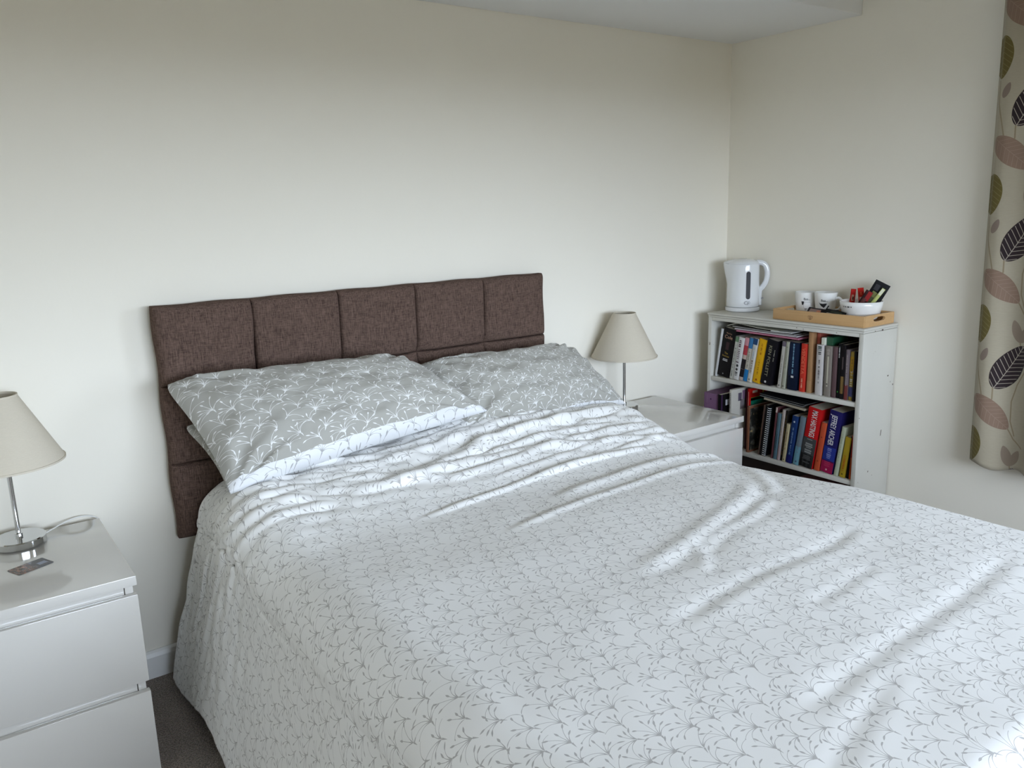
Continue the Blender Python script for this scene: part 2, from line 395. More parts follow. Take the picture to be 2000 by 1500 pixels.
def build_duvet():
    XL, W = -2.378, 1.268                       # left top edge, width of the top
    r = .075; rl = .125
    na, ny = 560, 640
    a = np.concatenate([np.linspace(-.66, .10, 190, endpoint=False), np.linspace(.10, 1.24, 240, endpoint=False), np.linspace(1.24, W+.60, 130)])
    y = np.concatenate([np.linspace(-.125, -1.05, 380, endpoint=False), np.linspace(-1.05, -2.06, 180, endpoint=False), np.linspace(-2.06, -2.62, 80)])
    A, Y = np.meshgrid(a, y, indexing='ij')
    q = r*PI/2
    # left side
    Ll = np.clip(-A, 0, None); th = np.clip(Ll/rl, 0, PI/2); ext = np.clip(Ll-rl*PI/2, 0, None)
    flare = .10*smooth01((Ll-.05)/.55)**1
    xl = -rl*np.sin(th) - ext*.20 ; zl = -rl*(1-np.cos(th)) - ext*.975
    Lr = np.clip(A-W, 0, None); th2 = np.clip(Lr/r, 0, PI/2); ext2 = np.clip(Lr-q, 0, None)
    xr = r*np.sin(th2) + ext2*.05; zr = -r*(1-np.cos(th2)) - ext2*.99
    Xc = XL + np.clip(A, 0, W) + xl + xr
    dz_s = zl + zr
    # foot drape
    Yt = np.clip(-Y-2.06, 0, None); th3 = np.clip(Yt/r, 0, PI/2); ext3 = np.clip(Yt-q, 0, None)
    Yc = np.where(-Y > 2.06, -2.06 - r*np.sin(th3) - ext3*.06, Y)
    dz_f = -r*(1-np.cos(th3)) - ext3*.99
    top = .600 + .072*smooth01((Y+.82)/.40)
    crown = .012*np.sin(np.clip(A/W, 0, 1)*PI)
    top = top + crown
    hd = smooth01((Y+.62)/.42)
    Xc = Xc + .040*smooth01((Y+.50)/.36)*(1-smooth01((A+.06)/.30))*np.clip(1+A/.62, 0, 1)
    top = top - .055*smooth01((Y+.50)/.3)*(1-smooth01((A-.0)/.22))
    top = top + .050*np.exp(-((A-.80)/.26)**2-((Y+.30)/.13)**2)
    top = top - .022*np.exp(-((Y+.95)/.16)**2)*smooth01((A-1.1)/.25) + .018*smooth01((-Y-1.15)/.3)*smooth01((A-.9)/.4)
    Z = top + np.minimum(dz_s, dz_f)
    Z = np.maximum(Z, .014)
    P = np.stack([Xc, Yc, Z], -1)
    # wrinkle height along the normal
    A0 = A; A = A + .047 - .019*smooth01((-A)/.2)
    H = np.zeros(A.shape)
    K = [([(.62,-.66),(.39,-.60),(.26,-.575),(.12,-.555),(.03,-.55),(-.05,-.545),(-.16,-.49),(-.40,-.42),(-.55,-.40)], .0085, .016, .35),
         ([(.45,-.585),(.295,-.555),(.15,-.530),(.08,-.512),(0,-.505),(-.07,-.49),(-.14,-.46)], .007, .014, .35),
         ([(.62,-.52),(.49,-.50),(.24,-.395),(.16,-.375),(.09,-.378),(.03,-.375),(-.10,-.29),(-.37,-.19),(-.55,-.17)], .009, .019, .3),
         ([(.10,-.31),(.05,-.31),(-.03,-.28),(-.1,-.23),(-.2,-.17),(-.5,-.135),(-.6,-.13)], .009, .018, .3),
         ([(.5,-.54),(.30,-.49),(.17,-.465),(.04,-.46),(-.05,-.42),(-.22,-.34),(-.5,-.28),(-.6,-.27)], .008, .016, .4),
         ([(.20,-.42),(.08,-.42),(-.03,-.385),(-.15,-.32),(-.4,-.24),(-.58,-.22)], .009, .013, .3),
         ([(.2,-.62),(.08,-.60),(-.02,-.60),(-.12,-.57),(-.3,-.54)], .007, .012, .3),
         ([(.30,-.60),(.60,-.55),(.74,-.50),(.98,-.475),(1.22,-.465),(1.37,-.485),(1.44,-.55),(1.5,-.62)], .014, .020, .45),
         ([(.55,-.45),(.84,-.395),(1.09,-.375),(1.32,-.40),(1.42,-.44)], .009, .016, .4),
         ([(.10,-.585),(.32,-.60),(.565,-.595),(.84,-.60),(1.01,-.63),(1.23,-.67),(1.38,-.76)], .008, .014, .5),
         ([(.25,-.49),(.5,-.475),(.75,-.43),(.95,-.42)], .008, .014, .4),
         ([(.65,-.90),(.80,-.875),(1.04,-.850),(1.28,-.845),(1.40,-.88),(1.46,-.97)], .009, .020, .5),
         ([(.42,-1.00),(.7,-.965),(1.07,-.930),(1.33,-.935),(1.44,-.99)], .006, .014, .6),
         ([(1.20,-1.10),(1.10,-1.18),(.93,-1.245),(.72,-1.31),(.50,-1.36)], .0055, .026, .6),
         ([(1.12,-1.24),(1.0,-1.29),(.80,-1.33),(.68,-1.38)], .0035, .018, .5),
         ([(1.30,-1.02),(1.24,-1.13),(1.14,-1.24)], .005, .022, .5),
         ([(.74,-1.30),(.68,-1.40),(.62,-1.44)], .0022, .016, .4),
         ([(1.12,-1.50),(.92,-1.525),(.72,-1.52),(.52,-1.54),(.40,-1.56)], -.0034, .020, .35),
         ([(1.22,-1.79),(1.05,-1.815),(.80,-1.83),(.60,-1.84),(.34,-1.86)], -.0032, .022, .35),
         ([(.95,-1.64),(.80,-1.66),(.66,-1.67)], -.002, .018, .3),
         ([(.62,-1.87),(.40,-1.93),(.2,-1.98)], -.0018, .02, .4)]
    for i, q_ in enumerate(np.linspace(.05, 1.0, 11)):
        j_ = .02*math.sin(i*2.3); e_ = .25 + .22*((i*7) % 5)/4
        K.append(([(e_, -.31-.27*q_-.03+j_), (.12, -.29-.26*q_+j_), (.03, -.27-.26*q_), (-.05, -.24-.26*q_), (-.14, -.20-.25*q_), (-.30, -.15-.24*q_), (-.56, -.12-.25*q_)], .0036+.0020*((i*3) % 4)/3, .0095, .5))
    for i in range(9):
        y0_ = -.40-.045*i; a0_ = .30+.13*(i % 4)
        K.append(([(a0_, y0_-.03), (a0_+.3, y0_+.0), (a0_+.62, y0_+.035), (min(1.42, a0_+.95), y0_+.03)], .0040+.002*(i % 3), .010+.003*(i % 2), .6))
    for pts, amp, wd, sk in K: H += ridge(A, Y, pts, amp, wd, sk)
    head = smooth01((Y+.80)/.3)
    H += head*sines(A*.35, Y, .0035, .05, 3) + sines(A, Y, .0014, .34, 5) + .5*sines(A, Y, .0009, .14, 9)
    # soft vertical folds on the hanging sides
    side = smooth01((-A-.03)/.25) + smooth01((A-W-.03)/.25)
    H += side*(.0035*np.sin((Y+.11*np.sin(A*5))*2*PI/.23) + .0018*np.sin(Y*2*PI/.083+1.)) * (1-.8*smooth01((-Y-.45)/.35))
    A = A0
    H = H*(1-.40*smooth01((-A)/.10))*(1-.6*smooth01((-A-.42)/.15))
    # normals
    du = np.gradient(P, axis=0); dv = np.gradient(P, axis=1)
    n = np.cross(du, dv); n /= np.linalg.norm(n, axis=-1, keepdims=True)+1e-12
    n = np.where(n[..., 2:3] < -.2, -n, n)
    # make it point outwards
    s = np.where(n[A.shape[0]//2, 50, 2] < 0, -1, 1); n = n*s
    P = P + n*(H[..., None])
    P[..., 2] = np.maximum(P[..., 2], .012)
    P[..., 1] = np.minimum(P[..., 1], -.115)
    me = grid_mesh(P, np.stack([A, Y], -1), flip=(s > 0) == False)
    return me
me = build_duvet()
duvet = mobj('duvet', me, DUV)
tag(duvet, 'white duvet with a grey sprig print draped over the bed, creased near the pillows', 'duvet')
md = duvet.modifiers.new('thickness', 'SOLIDIFY'); md.thickness = .008; md.offset = -1

# ------------------------------------------------------------------ headboard
HX0, HX1, HZ0, HZ1, HY = -2.5235, -1.1324, .44, 1.1353, -.088
def tweed():
    m, t, b = shell('brown_tweed_fabric'); oc = coord(t)
    a = noise(t, scaled(t, oc, (520, 520, 40)), 1, 3, .7); c = noise(t, scaled(t, oc, (50, 50, 520)), 1, 3, .7); l = noise(t, oc, 9, 2)
    f = (a*.6 + c*.4 - .5)*3.6 + .5
    t.links.new(mixc(t, f.max(0.).min(1.), (.039, .024, .019), (.176, .117, .093)), b.inputs['Base Color'])
    b.inputs['Roughness'].default_value = 1.0; b.inputs['Specular IOR Level'].default_value = .08
    bump(t, b, f, .35, .0015); return m
TWEED = tweed()
hb = thing('headboard', 'brown tweed upholstered headboard with square stitched panels on the back wall', 'headboard', ((HX0+HX1)/2, -.02, HZ0))
obj('back_board', box(HX0+.012, HX1-.012, -.055, -.012, HZ0+.012, HZ1-.012, .01), TWEED, hb)
ncol, nrow = 5, 3
pw, ph = (HX1-HX0)/ncol, (HZ1-HZ0)/nrow
for i in range(ncol):
    for j in range(nrow):
        n = 33; u = np.sin(np.linspace(-PI/2, PI/2, n)); U, V = np.meshgrid(u, u, indexing='ij')
        oL, oR, oB, oT = i == 0, i == ncol-1, j == 0, j == nrow-1
        aU = np.abs(U); aV = np.abs(V)
        e1 = np.where(U < 0, 1-aU**(12 if oL else 30), 1-aU**(12 if oR else 30))
        e2 = np.where(V < 0, 1-aV**(12 if oB else 30), 1-aV**(16 if oT else 30))
        bulge = .028*np.clip(e1, 0, 1)**(.5 if (oL or oR) else .32)*np.clip(e2, 0, 1)**(.5 if (oB or oT) else .32)
        # buttoned pinch where four panels meet
        pin = np.zeros(U.shape)
        for cu, ed in ((-1, oL), (1, oR)):
            for cv, eh in ((-1, oB), (1, oT)):
                if not ed and not eh: pin = np.maximum(pin, np.exp(-((np.hypot(U-cu, V-cv))/.22)**2))
        bulge = bulge*(1-.55*pin) + .0035*(1-U*U)*(1-V*V)
        rr = np.random.RandomState(i*7+j); bulge = bulge + .0012*np.sin(U*5+rr.rand()*6)*np.sin(V*4+rr.rand()*6)
        X = HX0 + pw*(i+.5) + U*(pw/2); Z = HZ0 + ph*(j+.5) + V*(ph/2)
        X = X + ((.0025*np.sin(V*3.1+i)*U) if (oL or oR) else 0)*(aU > .9)
        Z = Z + (.0012*np.sin(U*4+i*2)*(V > .9) if oT else 0)
        Yp = -.056 - bulge
        P = np.stack([X, Yp, Z], -1)
        # skirt back to the board
        def sk(P, ax, k):
            q = P.take([k], axis=ax).copy(); q[..., 1] = -.035
            return np.concatenate([q, P], ax) if k == 0 else np.concatenate([P, q], ax)
        for ax, k_, on in ((0, 0, oL), (0, -1, oR), (1, 0, oB), (1, -1, oT)):
            P = sk(P, ax, k_) if on else P
        mobj('upholstered_panel', grid_mesh(P), TWEED, hb)
for sx in (HX0+.35, HX1-.35): obj('strut', box(sx-.03, sx+.03, -.030, -.012, .0, HZ0+.2), mat('dark_wood_strut', (.07, .05, .035), .7, var=.2), hb)

# ------------------------------------------------------------------ pillows
def pillow(name, label, TL, TR, BR, BL, thick, strip=0.0, seed=1, curve=.03, parent=None, sag=None, nu=90, nv=64, uvs=(.74, .48)):
    TL, TR, BR, BL = [np.array(p, float) for p in (TL, TR, BR, BL)]
    t = thing(name, label, 'pillow', tuple((TL+TR+BR+BL)/4)); 
    u = np.linspace(-1, 1, nu); v = np.linspace(-1, 1, nv); U, V = np.meshgrid(u, v, indexing='ij')   # v=+1 top
    s, q = (U+1)/2, (V+1)/2
    # edges bow inwards between the corners
    ub = U*(1 - curve*(1-V*V) - .045*(V > 0)*np.abs(V)**9); vb = V*(1 - curve*1.2*(1-U*U) - .07*(V > 0)*np.abs(U)**12)
    s2, q2 = (ub+1)/2, (vb+1)/2
    base = ((BL*(1-s2)[..., None] + BR*s2[..., None])*(1-q2)[..., None] + (TL*(1-s2)[..., None] + TR*s2[..., None])*q2[..., None])
    nrm = np.cross(TR-TL, TL-BL); nrm /= np.linalg.norm(nrm)
    if nrm[2] < 0: nrm = -nrm
    e1 = np.clip(1-np.abs(U)**3.2, 0, 1); e2 = np.clip(1-np.abs(V)**2.4, 0, 1)
    h = thick*(e1*e2)**.55
    wr = sines(U*.37, V*.24, .0042, .13, seed) + sines(U*.37, V*.24, .0016, .05, seed+3)
    # creases that run from the corners
    for cu, cv in ((-1, 1), (1, 1), (-1, -1), (1, -1)):
        ang = np.arctan2(V-cv, U-cu); rad = np.hypot(U-cu, V-cv)
        wr += .0085*np.sin(ang*13+seed+cu)*np.exp(-((rad-.34)/.30)**2)
    # creases along short left edge
    wr += .010*np.sin((U+1)*22 + V*2.6 + seed)*np.exp(-(U+1)/.20)*smooth01((U+1)/.08)
    wr += .004*np.sin((1-U)*24 - V*3 + seed)*np.exp(-(1-U)/.15)*smooth01((1-U)/.08)
    if sag is not None: base = base + nrm*sag(U, V)[..., None]
    Pf = base + nrm*(h + wr*np.clip(h/thick*3, 0, 1))[..., None]
    Pb = base - nrm*(h*.55)[..., None]
    UV = np.stack([s*uvs[0], q*uvs[1]], -1)
    k = 0
    if strip > 0:
        k = max(2, int(round(strip*nv)))
        cut = V[:, k]
        mobj('front_panel', grid_mesh(Pf[:, k:], UV[:, k:]), PILF, t)
        # the white reverse wraps round the lower edge onto the front
        both = np.concatenate([Pb[:, ::-1], Pf[:, 1:k+1]], 1); uvb = np.concatenate([UV[:, ::-1]*np.array([1, -1]), UV[:, 1:k+1]], 1)
        mobj('back_panel', grid_mesh(both, uvb), PILB, t, label='white reverse with a grey sprig print')
    else:
        mobj('front_panel', grid_mesh(Pf, UV), PILF, t)
        mobj('back_panel', grid_mesh(Pb[:, ::-1], UV[:, ::-1]), PILB, t, label='white reverse with a grey sprig print')
    return t
pillow('pillow', 'large grey sprig print pillow leaning on the left of the headboard, white lower edge',
       (-2.545, -.150, .938), (-1.80, -.165, .915), (-1.625, -.400, .745), (-2.465, -.440, .672), .112, strip=.062, seed=2, curve=.045)
pillow('pillow', 'grey sprig print pillow at the right of the headboard, tucked under the other pillow',
       (-1.76, -.150, .880), (-1.09, -.150, .865), (-.985, -.365, .655), (-1.72, -.400, .672), .100, strip=.032, seed=5, curve=.045)
pillow('pillow', 'lower grey pillow, only its corner and side showing beneath the large left pillow',
       (-2.500, -.130, .803), (-1.80, -.135, .790), (-1.76, -.300, .655), (-2.440, -.330, .640), .040, strip=.10, seed=8, curve=.05)

# ------------------------------------------------------------------ bedside tables
def nightstand(label, x0, yb, group='white two drawer bedside tables'):
    w_, d_, h_ = .40, .48, .55; yf = yb - d_
    t = thing('bedside_table', label, 'bedside table', (x0+w_/2, yb-d_/2, 0))
    X1 = x0+w_
    obj('tabletop', box(x0, X1, yf, yb, .526, .55, .0015), LACQ, t, smooth='auto')
    b = BM(); s = .007; yi = yf+.020
    box(x0+s, x0+s+.018, yi, yb-.002, .0, .5255, .0008, bm=b); box(X1-s-.018, X1-s, yi, yb-.002, .0, .5255, .0008, bm=b)
    box(x0+s+.018, X1-s-.018, yb-.010, yb-.004, .02, .5255, bm=b)
    box(x0+s+.018, X1-s-.018, yi+.004, yb-.02, .02, .036, bm=b)
    obj('carcass', b, LACQ, t, smooth='auto')
    for z0, z1 in ((.274, .502), (.018, .247)):
        b = BM(); box(x0+.001, X1-.001, yf+.001, yf+.019, z0, z1, .0015, bm=b)
        dr = obj('drawer', b, LACQ, t, smooth='auto')
        b = BM(); box(x0+s+.020, X1-s-.020, yi+.001, yi+.014, z0+.01, z1+.0235, .0008, bm=b)
        obj('grip_rail', b, LACQ, dr)
        b = BM(); box(x0+s+.022, X1-s-.022, yi+.016, yb-.05, z0+.012, z1-.03, bm=b)
        obj('drawer_box', b, mat('drawer_box', (.7, .69, .66), .6), dr)
    return t
nightstand('white two drawer bedside table in the left foreground, a card lying on it', -3.1243, -.034)
nightstand('white two drawer bedside table right of the bed, beside the bookcase', -.8853, -.028)

def linen():
    m, t, b = shell('beige_linen'); oc = coord(t)
    a = noise(t, scaled(t, oc, (120, 120, 1400)), 1, 2, .6); c = noise(t, scaled(t, oc, (1200, 1200, 90)), 1, 2, .6)
    f = a*.6 + c*.4
    t.links.new(mixc(t, f, (.48, .43, .345), (.66, .605, .50)), b.inputs['Base Color'])
    b.inputs['Roughness'].default_value = .9; b.inputs['Specular IOR Level'].default_value = .2
    bump(t, b, f, .12, .001); return m
LINEN = linen()
WCORD = mat('white_cord', (.78, .78, .76), .45)
def lamp(label, x, y, z, rb=.0625, cord=None, k=1.0):
    t = thing('table_lamp', label, 'lamp', (x, y, z))
    z += .0005
    obj('base', lathe([(0, 0), (rb-.002, 0), (rb, .002), (rb, .018), (rb-.0025, .0205), (.012, .0225), (0, .0225)], 96, x, y, z), CHROME, t, smooth='auto')
    p = obj('pole', lathe([(0, .0226), (.0095, .0226), (.0095, .030), (.0062, .032), (.0062, .262), (0, .262)], 32, x, y, z), CHROME, t, smooth='auto')
    obj('bulb_holder', lathe([(0, .262), (.014, .262), (.016, .30), (.013, .315), (0, .315)], 24, x, y, z), mat('white_plastic', (.8, .8, .78), .35), t, smooth='auto')
    obj('bulb', lathe([(0, .3151), (.011, .3151), (.018, .33), (.020, .345), (.014, .362), (0, .368)], 24, x, y, z), mat('pearl_bulb', (.85, .85, .83), .3), t, smooth=True)
    R1, R2, za, zb = .134, .0465, .222, .398
    th = .0016
    sh = obj('lamp_shade', lathe([(R1, za), (R2, zb), (R2-th, zb), (R1-th, za)], 96, x, y, z, closed=True), LINEN, t, smooth='auto')
    for rr, zz in ((R1, za), (R2, zb)):
        obj('rim', lathe([(rr+.0012, zz-.002), (rr+.0012, zz+.003), (rr-.0024, zz+.003), (rr-.0024, zz-.002)], 96, x, y, z, closed=True), LINEN, sh, smooth='auto')
    b = BM()
    for a in range(3):
        an = a*2*PI/3+.4; tube([(x+.015*math.cos(an), y+.015*math.sin(an), z+.300), (x+(R2-.003)*math.cos(an), y+(R2-.003)*math.sin(an), z+zb-.003)], .0012, 6, bm=b)
    obj('shade_carrier', b, CHROME, sh)
    if cord: obj('cord', tube(smooth_path(cord, 8), .0017, 10), WCORD, t, smooth=True)
    return t
lamp('beige shaded chrome table lamp on the left foreground bedside table', -2.925, -.104, .55,
     cord=[(-2.868, -.080, .5535), (-2.845, -.055, .5540), (-2.815, -.030, .556), (-2.782, -.016, .560), (-2.752, -.013, .557), (-2.728, -.013, .545), (-2.716, -.013, .520), (-2.712, -.02, .44), (-2.712, -.02, .25)])
lamp('beige shaded chrome table lamp right of the bed, on the table beside the bookcase', -.752, -.108, .55, rb=.058)

# loyalty card
def card_mat():
    m, t, b = shell('card_print'); u, v, _ = sepxy(t, coord(t, 'UV'))
    n = noise(t, combine(t, u*6, v*4), 1.6, 4, .7)
    c1 = mixc(t, ((n-.45)*5).max(0.).min(1.), (.03, .03, .025), (.42, .20, .13))
    c2 = mixc(t, ((n-.5)*5).max(0.).min(1.), (.015, .016, .024), (.10, .11, .14))
    c = mixc(t, ((u-.45)*6 + (n-.5)*2).max(0.).min(1.), c1, c2)
    lt_ = (u-.80).abs().lt(.12)*(v-.42).abs().lt(.16)
    t.links.new(mixc(t, lt_, c, (.22, .25, .33)), b.inputs['Base Color']); b.inputs['Roughness'].default_value = .25; return m
cc = [(-2.971, -.279), (-2.948, -.336), (-2.868, -.298), (-2.889, -.245)]
mx, my = -2.9195, -.290; ang = math.atan2(.036, .082)
b = BM(); L, Wd, rr = .0856/2, .054/2, .0035
ring = []
for cx, cy, a0 in ((L-rr, Wd-rr, 0), (-L+rr, Wd-rr, PI/2), (-L+rr, -Wd+rr, PI), (L-rr, -Wd+rr, 1.5*PI)):
    for k in range(5): ring.append((cx+rr*math.cos(a0+k*PI/8), cy+rr*math.sin(a0+k*PI/8)))
lo = [b.verts.new((p[0], p[1], 0)) for p in ring]; hi = [b.verts.new((p[0], p[1], .0009)) for p in ring]
fs = [b.faces.new(lo[::-1]), b.faces.new(hi)] + [b.faces.new((lo[i], lo[(i+1) % 20], hi[(i+1) % 20], hi[i])) for i in range(20)]
uv = b.loops.layers.uv.new('UVMap')
for f in b.faces:
    for l in f.loops: l[uv].uv = (l.vert.co.x/(2*L)+.5, l.vert.co.y/(2*Wd)+.5)
cd = obj('plastic_card', b, card_mat()); cd.location = (mx, my, .5506); cd.rotation_euler = (0, 0, ang)
tag(cd, 'dark plastic card with a brown picture, lying on the left bedside table', 'card')

# ------------------------------------------------------------------ bookcase
def chipped():
    m, t, b = shell('chipped_white_paint'); oc = coord(t)
    n = noise(t, oc, 38, 6, .75); n2 = noise(t, oc, 11, 3); d = noise(t, scaled(t, oc, (1, 1, .4)), 5, 4)
    base = mixc(t, d, (.50, .487, .435), (.57, .555, .505))
    chip = ((n + n2*.45) - .925).max(0.)*60.
    t.links.new(mixc(t, chip.min(1.), base, (.10, .07, .05)), b.inputs['Base Color'])
    b.inputs['Roughness'].default_value = .42; bump(t, b, noise(t, oc, 50, 3), .08, .002); return m
CHIP = chipped()
BKX, BKN, BKF, BKZ = -.234, -.843, -.101, .902
bc = thing('bookcase', 'small white painted bookcase with chipped edges in the corner, full of books', 'bookcase', ((BKX)/2, (BKN+BKF)/2, 0))
XB = -.004
obj('top_board', box(BKX-.005, XB, BKN-.003, BKF+.003, .8925, BKZ, .0025), CHIP, bc, smooth='auto')
obj('moulding', box(BKX-.002, XB, BKN+.0005, BKF-.0005, .8835, .8917, .0015), CHIP, bc, smooth='auto')
obj('top_rail', box(BKX, BKX+.012, BKN+.0195, BKF-.0195, .869, .8828, .0012), CHIP, bc, smooth='auto')
obj('side_panel', box(BKX, XB, BKN, BKN+.019, 0, .8828, .002), CHIP, bc, smooth='auto')
obj('side_panel', box(BKX, XB, BKF-.019, BKF, 0, .8828, .002), CHIP, bc, smooth='auto')
for z in (.617, .305, .06): obj('shelf', box(BKX+.003, XB-.008, BKN+.0195, BKF-.0195, z-.018, z, .0015), CHIP, bc, smooth='auto')
obj('back_panel', box(XB-.007, XB, BKN+.0195, BKF-.0195, .04, .8828), mat('dark_hardboard', (.045, .03, .025), .8, var=.15), bc, label='dark brown back')
obj('plinth', box(BKX+.02, BKX+.032, BKN+.0195, BKF-.0195, 0, .0415), CHIP, bc)
b = BM()
for (x, y, z, s) in ((-.05, BKN, .70, .006), (-.012, BKN, .66, .005), (-.232, BKN, .56, .004), (-.11, BKN, .885, .007), (-.16, BKN, .886, .004)):
    r_ = random.Random(int(s*1e4+z*100)); n = 8
    poly([(x + s*r_.uniform(.4, 1)*math.cos(2*PI*k/n), y-.0004, z + .8*s*r_.uniform(.4, 1)*math.sin(2*PI*k/n)) for k in range(n)], bm=b)
poly([(-.075, BKN-.0004, .485), (-.070, BKN-.0004, .487), (-.073, BKN-.0004, .465), (-.078, BKN-.0004, .46)], bm=b)
obj('paint_chip', b, mat('bare_wood', (.07, .05, .035), .8, var=.3, vscale=200), bc, label='dark spots where the paint is chipped')['kind'] = 'stuff'

# ------------------------------------------------------------------ books
PAGES = mat('book_pages', (.42, .38, .30), .9, var=.12, vscale=300)
def cov(rgb): return mat('cover_%d_%d_%d' % rgb, tuple(c*.82 for c in srgb(*rgb)), .55, var=.08, vscale=30, spec=.12)
# letter-like marks: small upright bars in a row (print too small to read in the photo)
def marks(along0, along1, width, seed, step=.0042):
    r = random.Random(seed); b = BM(); a = along0
    while a < along1:
        l = r.uniform(.35, .8)*step
        if r.random() > .14:
            w2 = width/2*r.uniform(.65, 1)
            poly([(a, -w2, 0), (a+l, -w2, 0), (a+l, w2, 0), (a, w2, 0)], bm=b)
        a += step
    return b
def spine_frame(t_, z, y=0., off=.0005):       # text running down the spine, seen from -x
    return frame((0, 0, -1), (0, -1, 0), (-off, y, z))
def flat_frame(z, y=0., off=.0005):            # text lying across the spine
    return frame((0, -1, 0), (0, 0, 1), (-off, y, z))
def book(label, y0, y1, lean, z0, h, xf, depth, rgb, group, deco=(), page=None, name='book', cat='book', hard=False):
    th = abs(y0-y1)*math.cos(lean) - .0006
    t = thing(name, label, cat, (xf, (y0+y1)/2, z0 + .0004 + th/2*math.sin(abs(lean))), group=group, rot=(lean, 0, 0))
    c = cov(rgb); ct = min(.0016, th*.18); e = th/2
    b = BM()
    # cover: rounded spine and two boards in one folded sheet
    n = 6; bul = min(.0016, th*.12); prof = [(depth, e), (0.001, e)] + [(-bul*math.cos(PI/2*(-1+2*k/n)) , e*(1-2*k/n)) for k in range(1, n)] + [(0.001, -e), (depth, -e)]
    inn = [(depth, -e+ct), (ct+.001, -e+ct), (ct+.001, e-ct), (depth, e-ct)]
    loop = prof + inn
    for z in (0, h): pass
    lo = [b.verts.new((x, y, 0)) for x, y in loop]; hi = [b.verts.new((x, y, h)) for x, y in loop]; m_ = len(loop)
    for i in range(m_): b.faces.new((lo[i], lo[(i+1) % m_], hi[(i+1) % m_], hi[i]))
    b.faces.new(lo[::-1]); b.faces.new(hi); bmesh.ops.recalc_face_normals(b, faces=b.faces)
    obj('cover', b, c, t, local=True)
    pi_ = .003 if hard else .0006
    obj('pages', box(ct+.0012, depth-.002, -e+ct+.0001, e-ct-.0001, pi_, h-pi_), PAGES if page is None else cov(page), t, local=True)
    S = -bul-.0004
    for d in deco:
        k = d[0]
        if k == 'band':      # coloured section of the spine between two heights
            _, za, zb, col = d[:4]; wf = d[4] if len(d) > 4 else .98
            b = BM(); pts = [(-bul*math.cos(PI/2*(-1+2*q/n))-.00025, e*wf*(1-2*q/n)) for q in range(0, n+1)]
            A = [b.verts.new((x, y, za*h)) for x, y in pts]; B = [b.verts.new((x, y, zb*h)) for x, y in pts]
            for q in range(n): b.faces.new((A[q], A[q+1], B[q+1], B[q]))
            bmesh.ops.recalc_face_normals(b, faces=b.faces)
            obj('spine_band', b, cov(col), t, local=True)
        elif k == 'text':    # down the spine
            _, s, size, zc, col = d[:5]; yo = d[5] if len(d) > 5 else 0; sxy = d[6] if len(d) > 6 else (1, 1)
            b = text_bm(s, size, .012); bmesh.ops.scale(b, vec=(sxy[0], sxy[1], 1), verts=b.verts); b.transform(spine_frame(0, zc*h, yo, -S)); obj('lettering', b, cov(col), t, local=True)
        elif k == 'flat':
            _, s, size, zc, col = d[:5]
            b = text_bm(s, size, .01); b.transform(flat_frame(zc*h, 0, -S)); obj('lettering', b, cov(col), t, local=True)
        elif k == 'marks':
            _, za, zb, wfr, col = d[:5]; yo = d[5]*e if len(d) > 5 else 0; st = d[6] if len(d) > 6 else .0042
            b = marks(-(zb-za)*h/2, (zb-za)*h/2, wfr*th, int(za*100+zb*10+th*1e4), st); b.transform(spine_frame(0, (za+zb)/2*h, yo, -S)); obj('lettering', b, cov(col), t, local=True)
        elif k == 'dot':
            _, zc, rad, col = d[:4]
            b = BM(); poly([(rad*math.cos(q*PI/8), rad*math.sin(q*PI/8), 0) for q in range(16)], bm=b); b.transform(flat_frame(zc*h, 0, -S)); obj('publisher_mark', b, cov(col), t, local=True)
        elif k == 'coverpatch':   # printed areas on the cover board that faces the room (-y)
            _, xa, xb, za, zb, col = d[:6]
            yy = -e-.0003; b = poly([(xa*depth, yy, za*h), (xb*depth, yy, za*h), (xb*depth, yy, zb*h), (xa*depth, yy, zb*h)]); obj('cover_picture', b, cov(col) if isinstance(col, tuple) else col, t, local=True)
    return t
G1, G2 = 'books on the top shelf', 'books on the middle shelf'
X1 = -.216
Z1, Z2 = .617, .305
WH, BL_ = (214, 212, 205), (22, 20, 24)
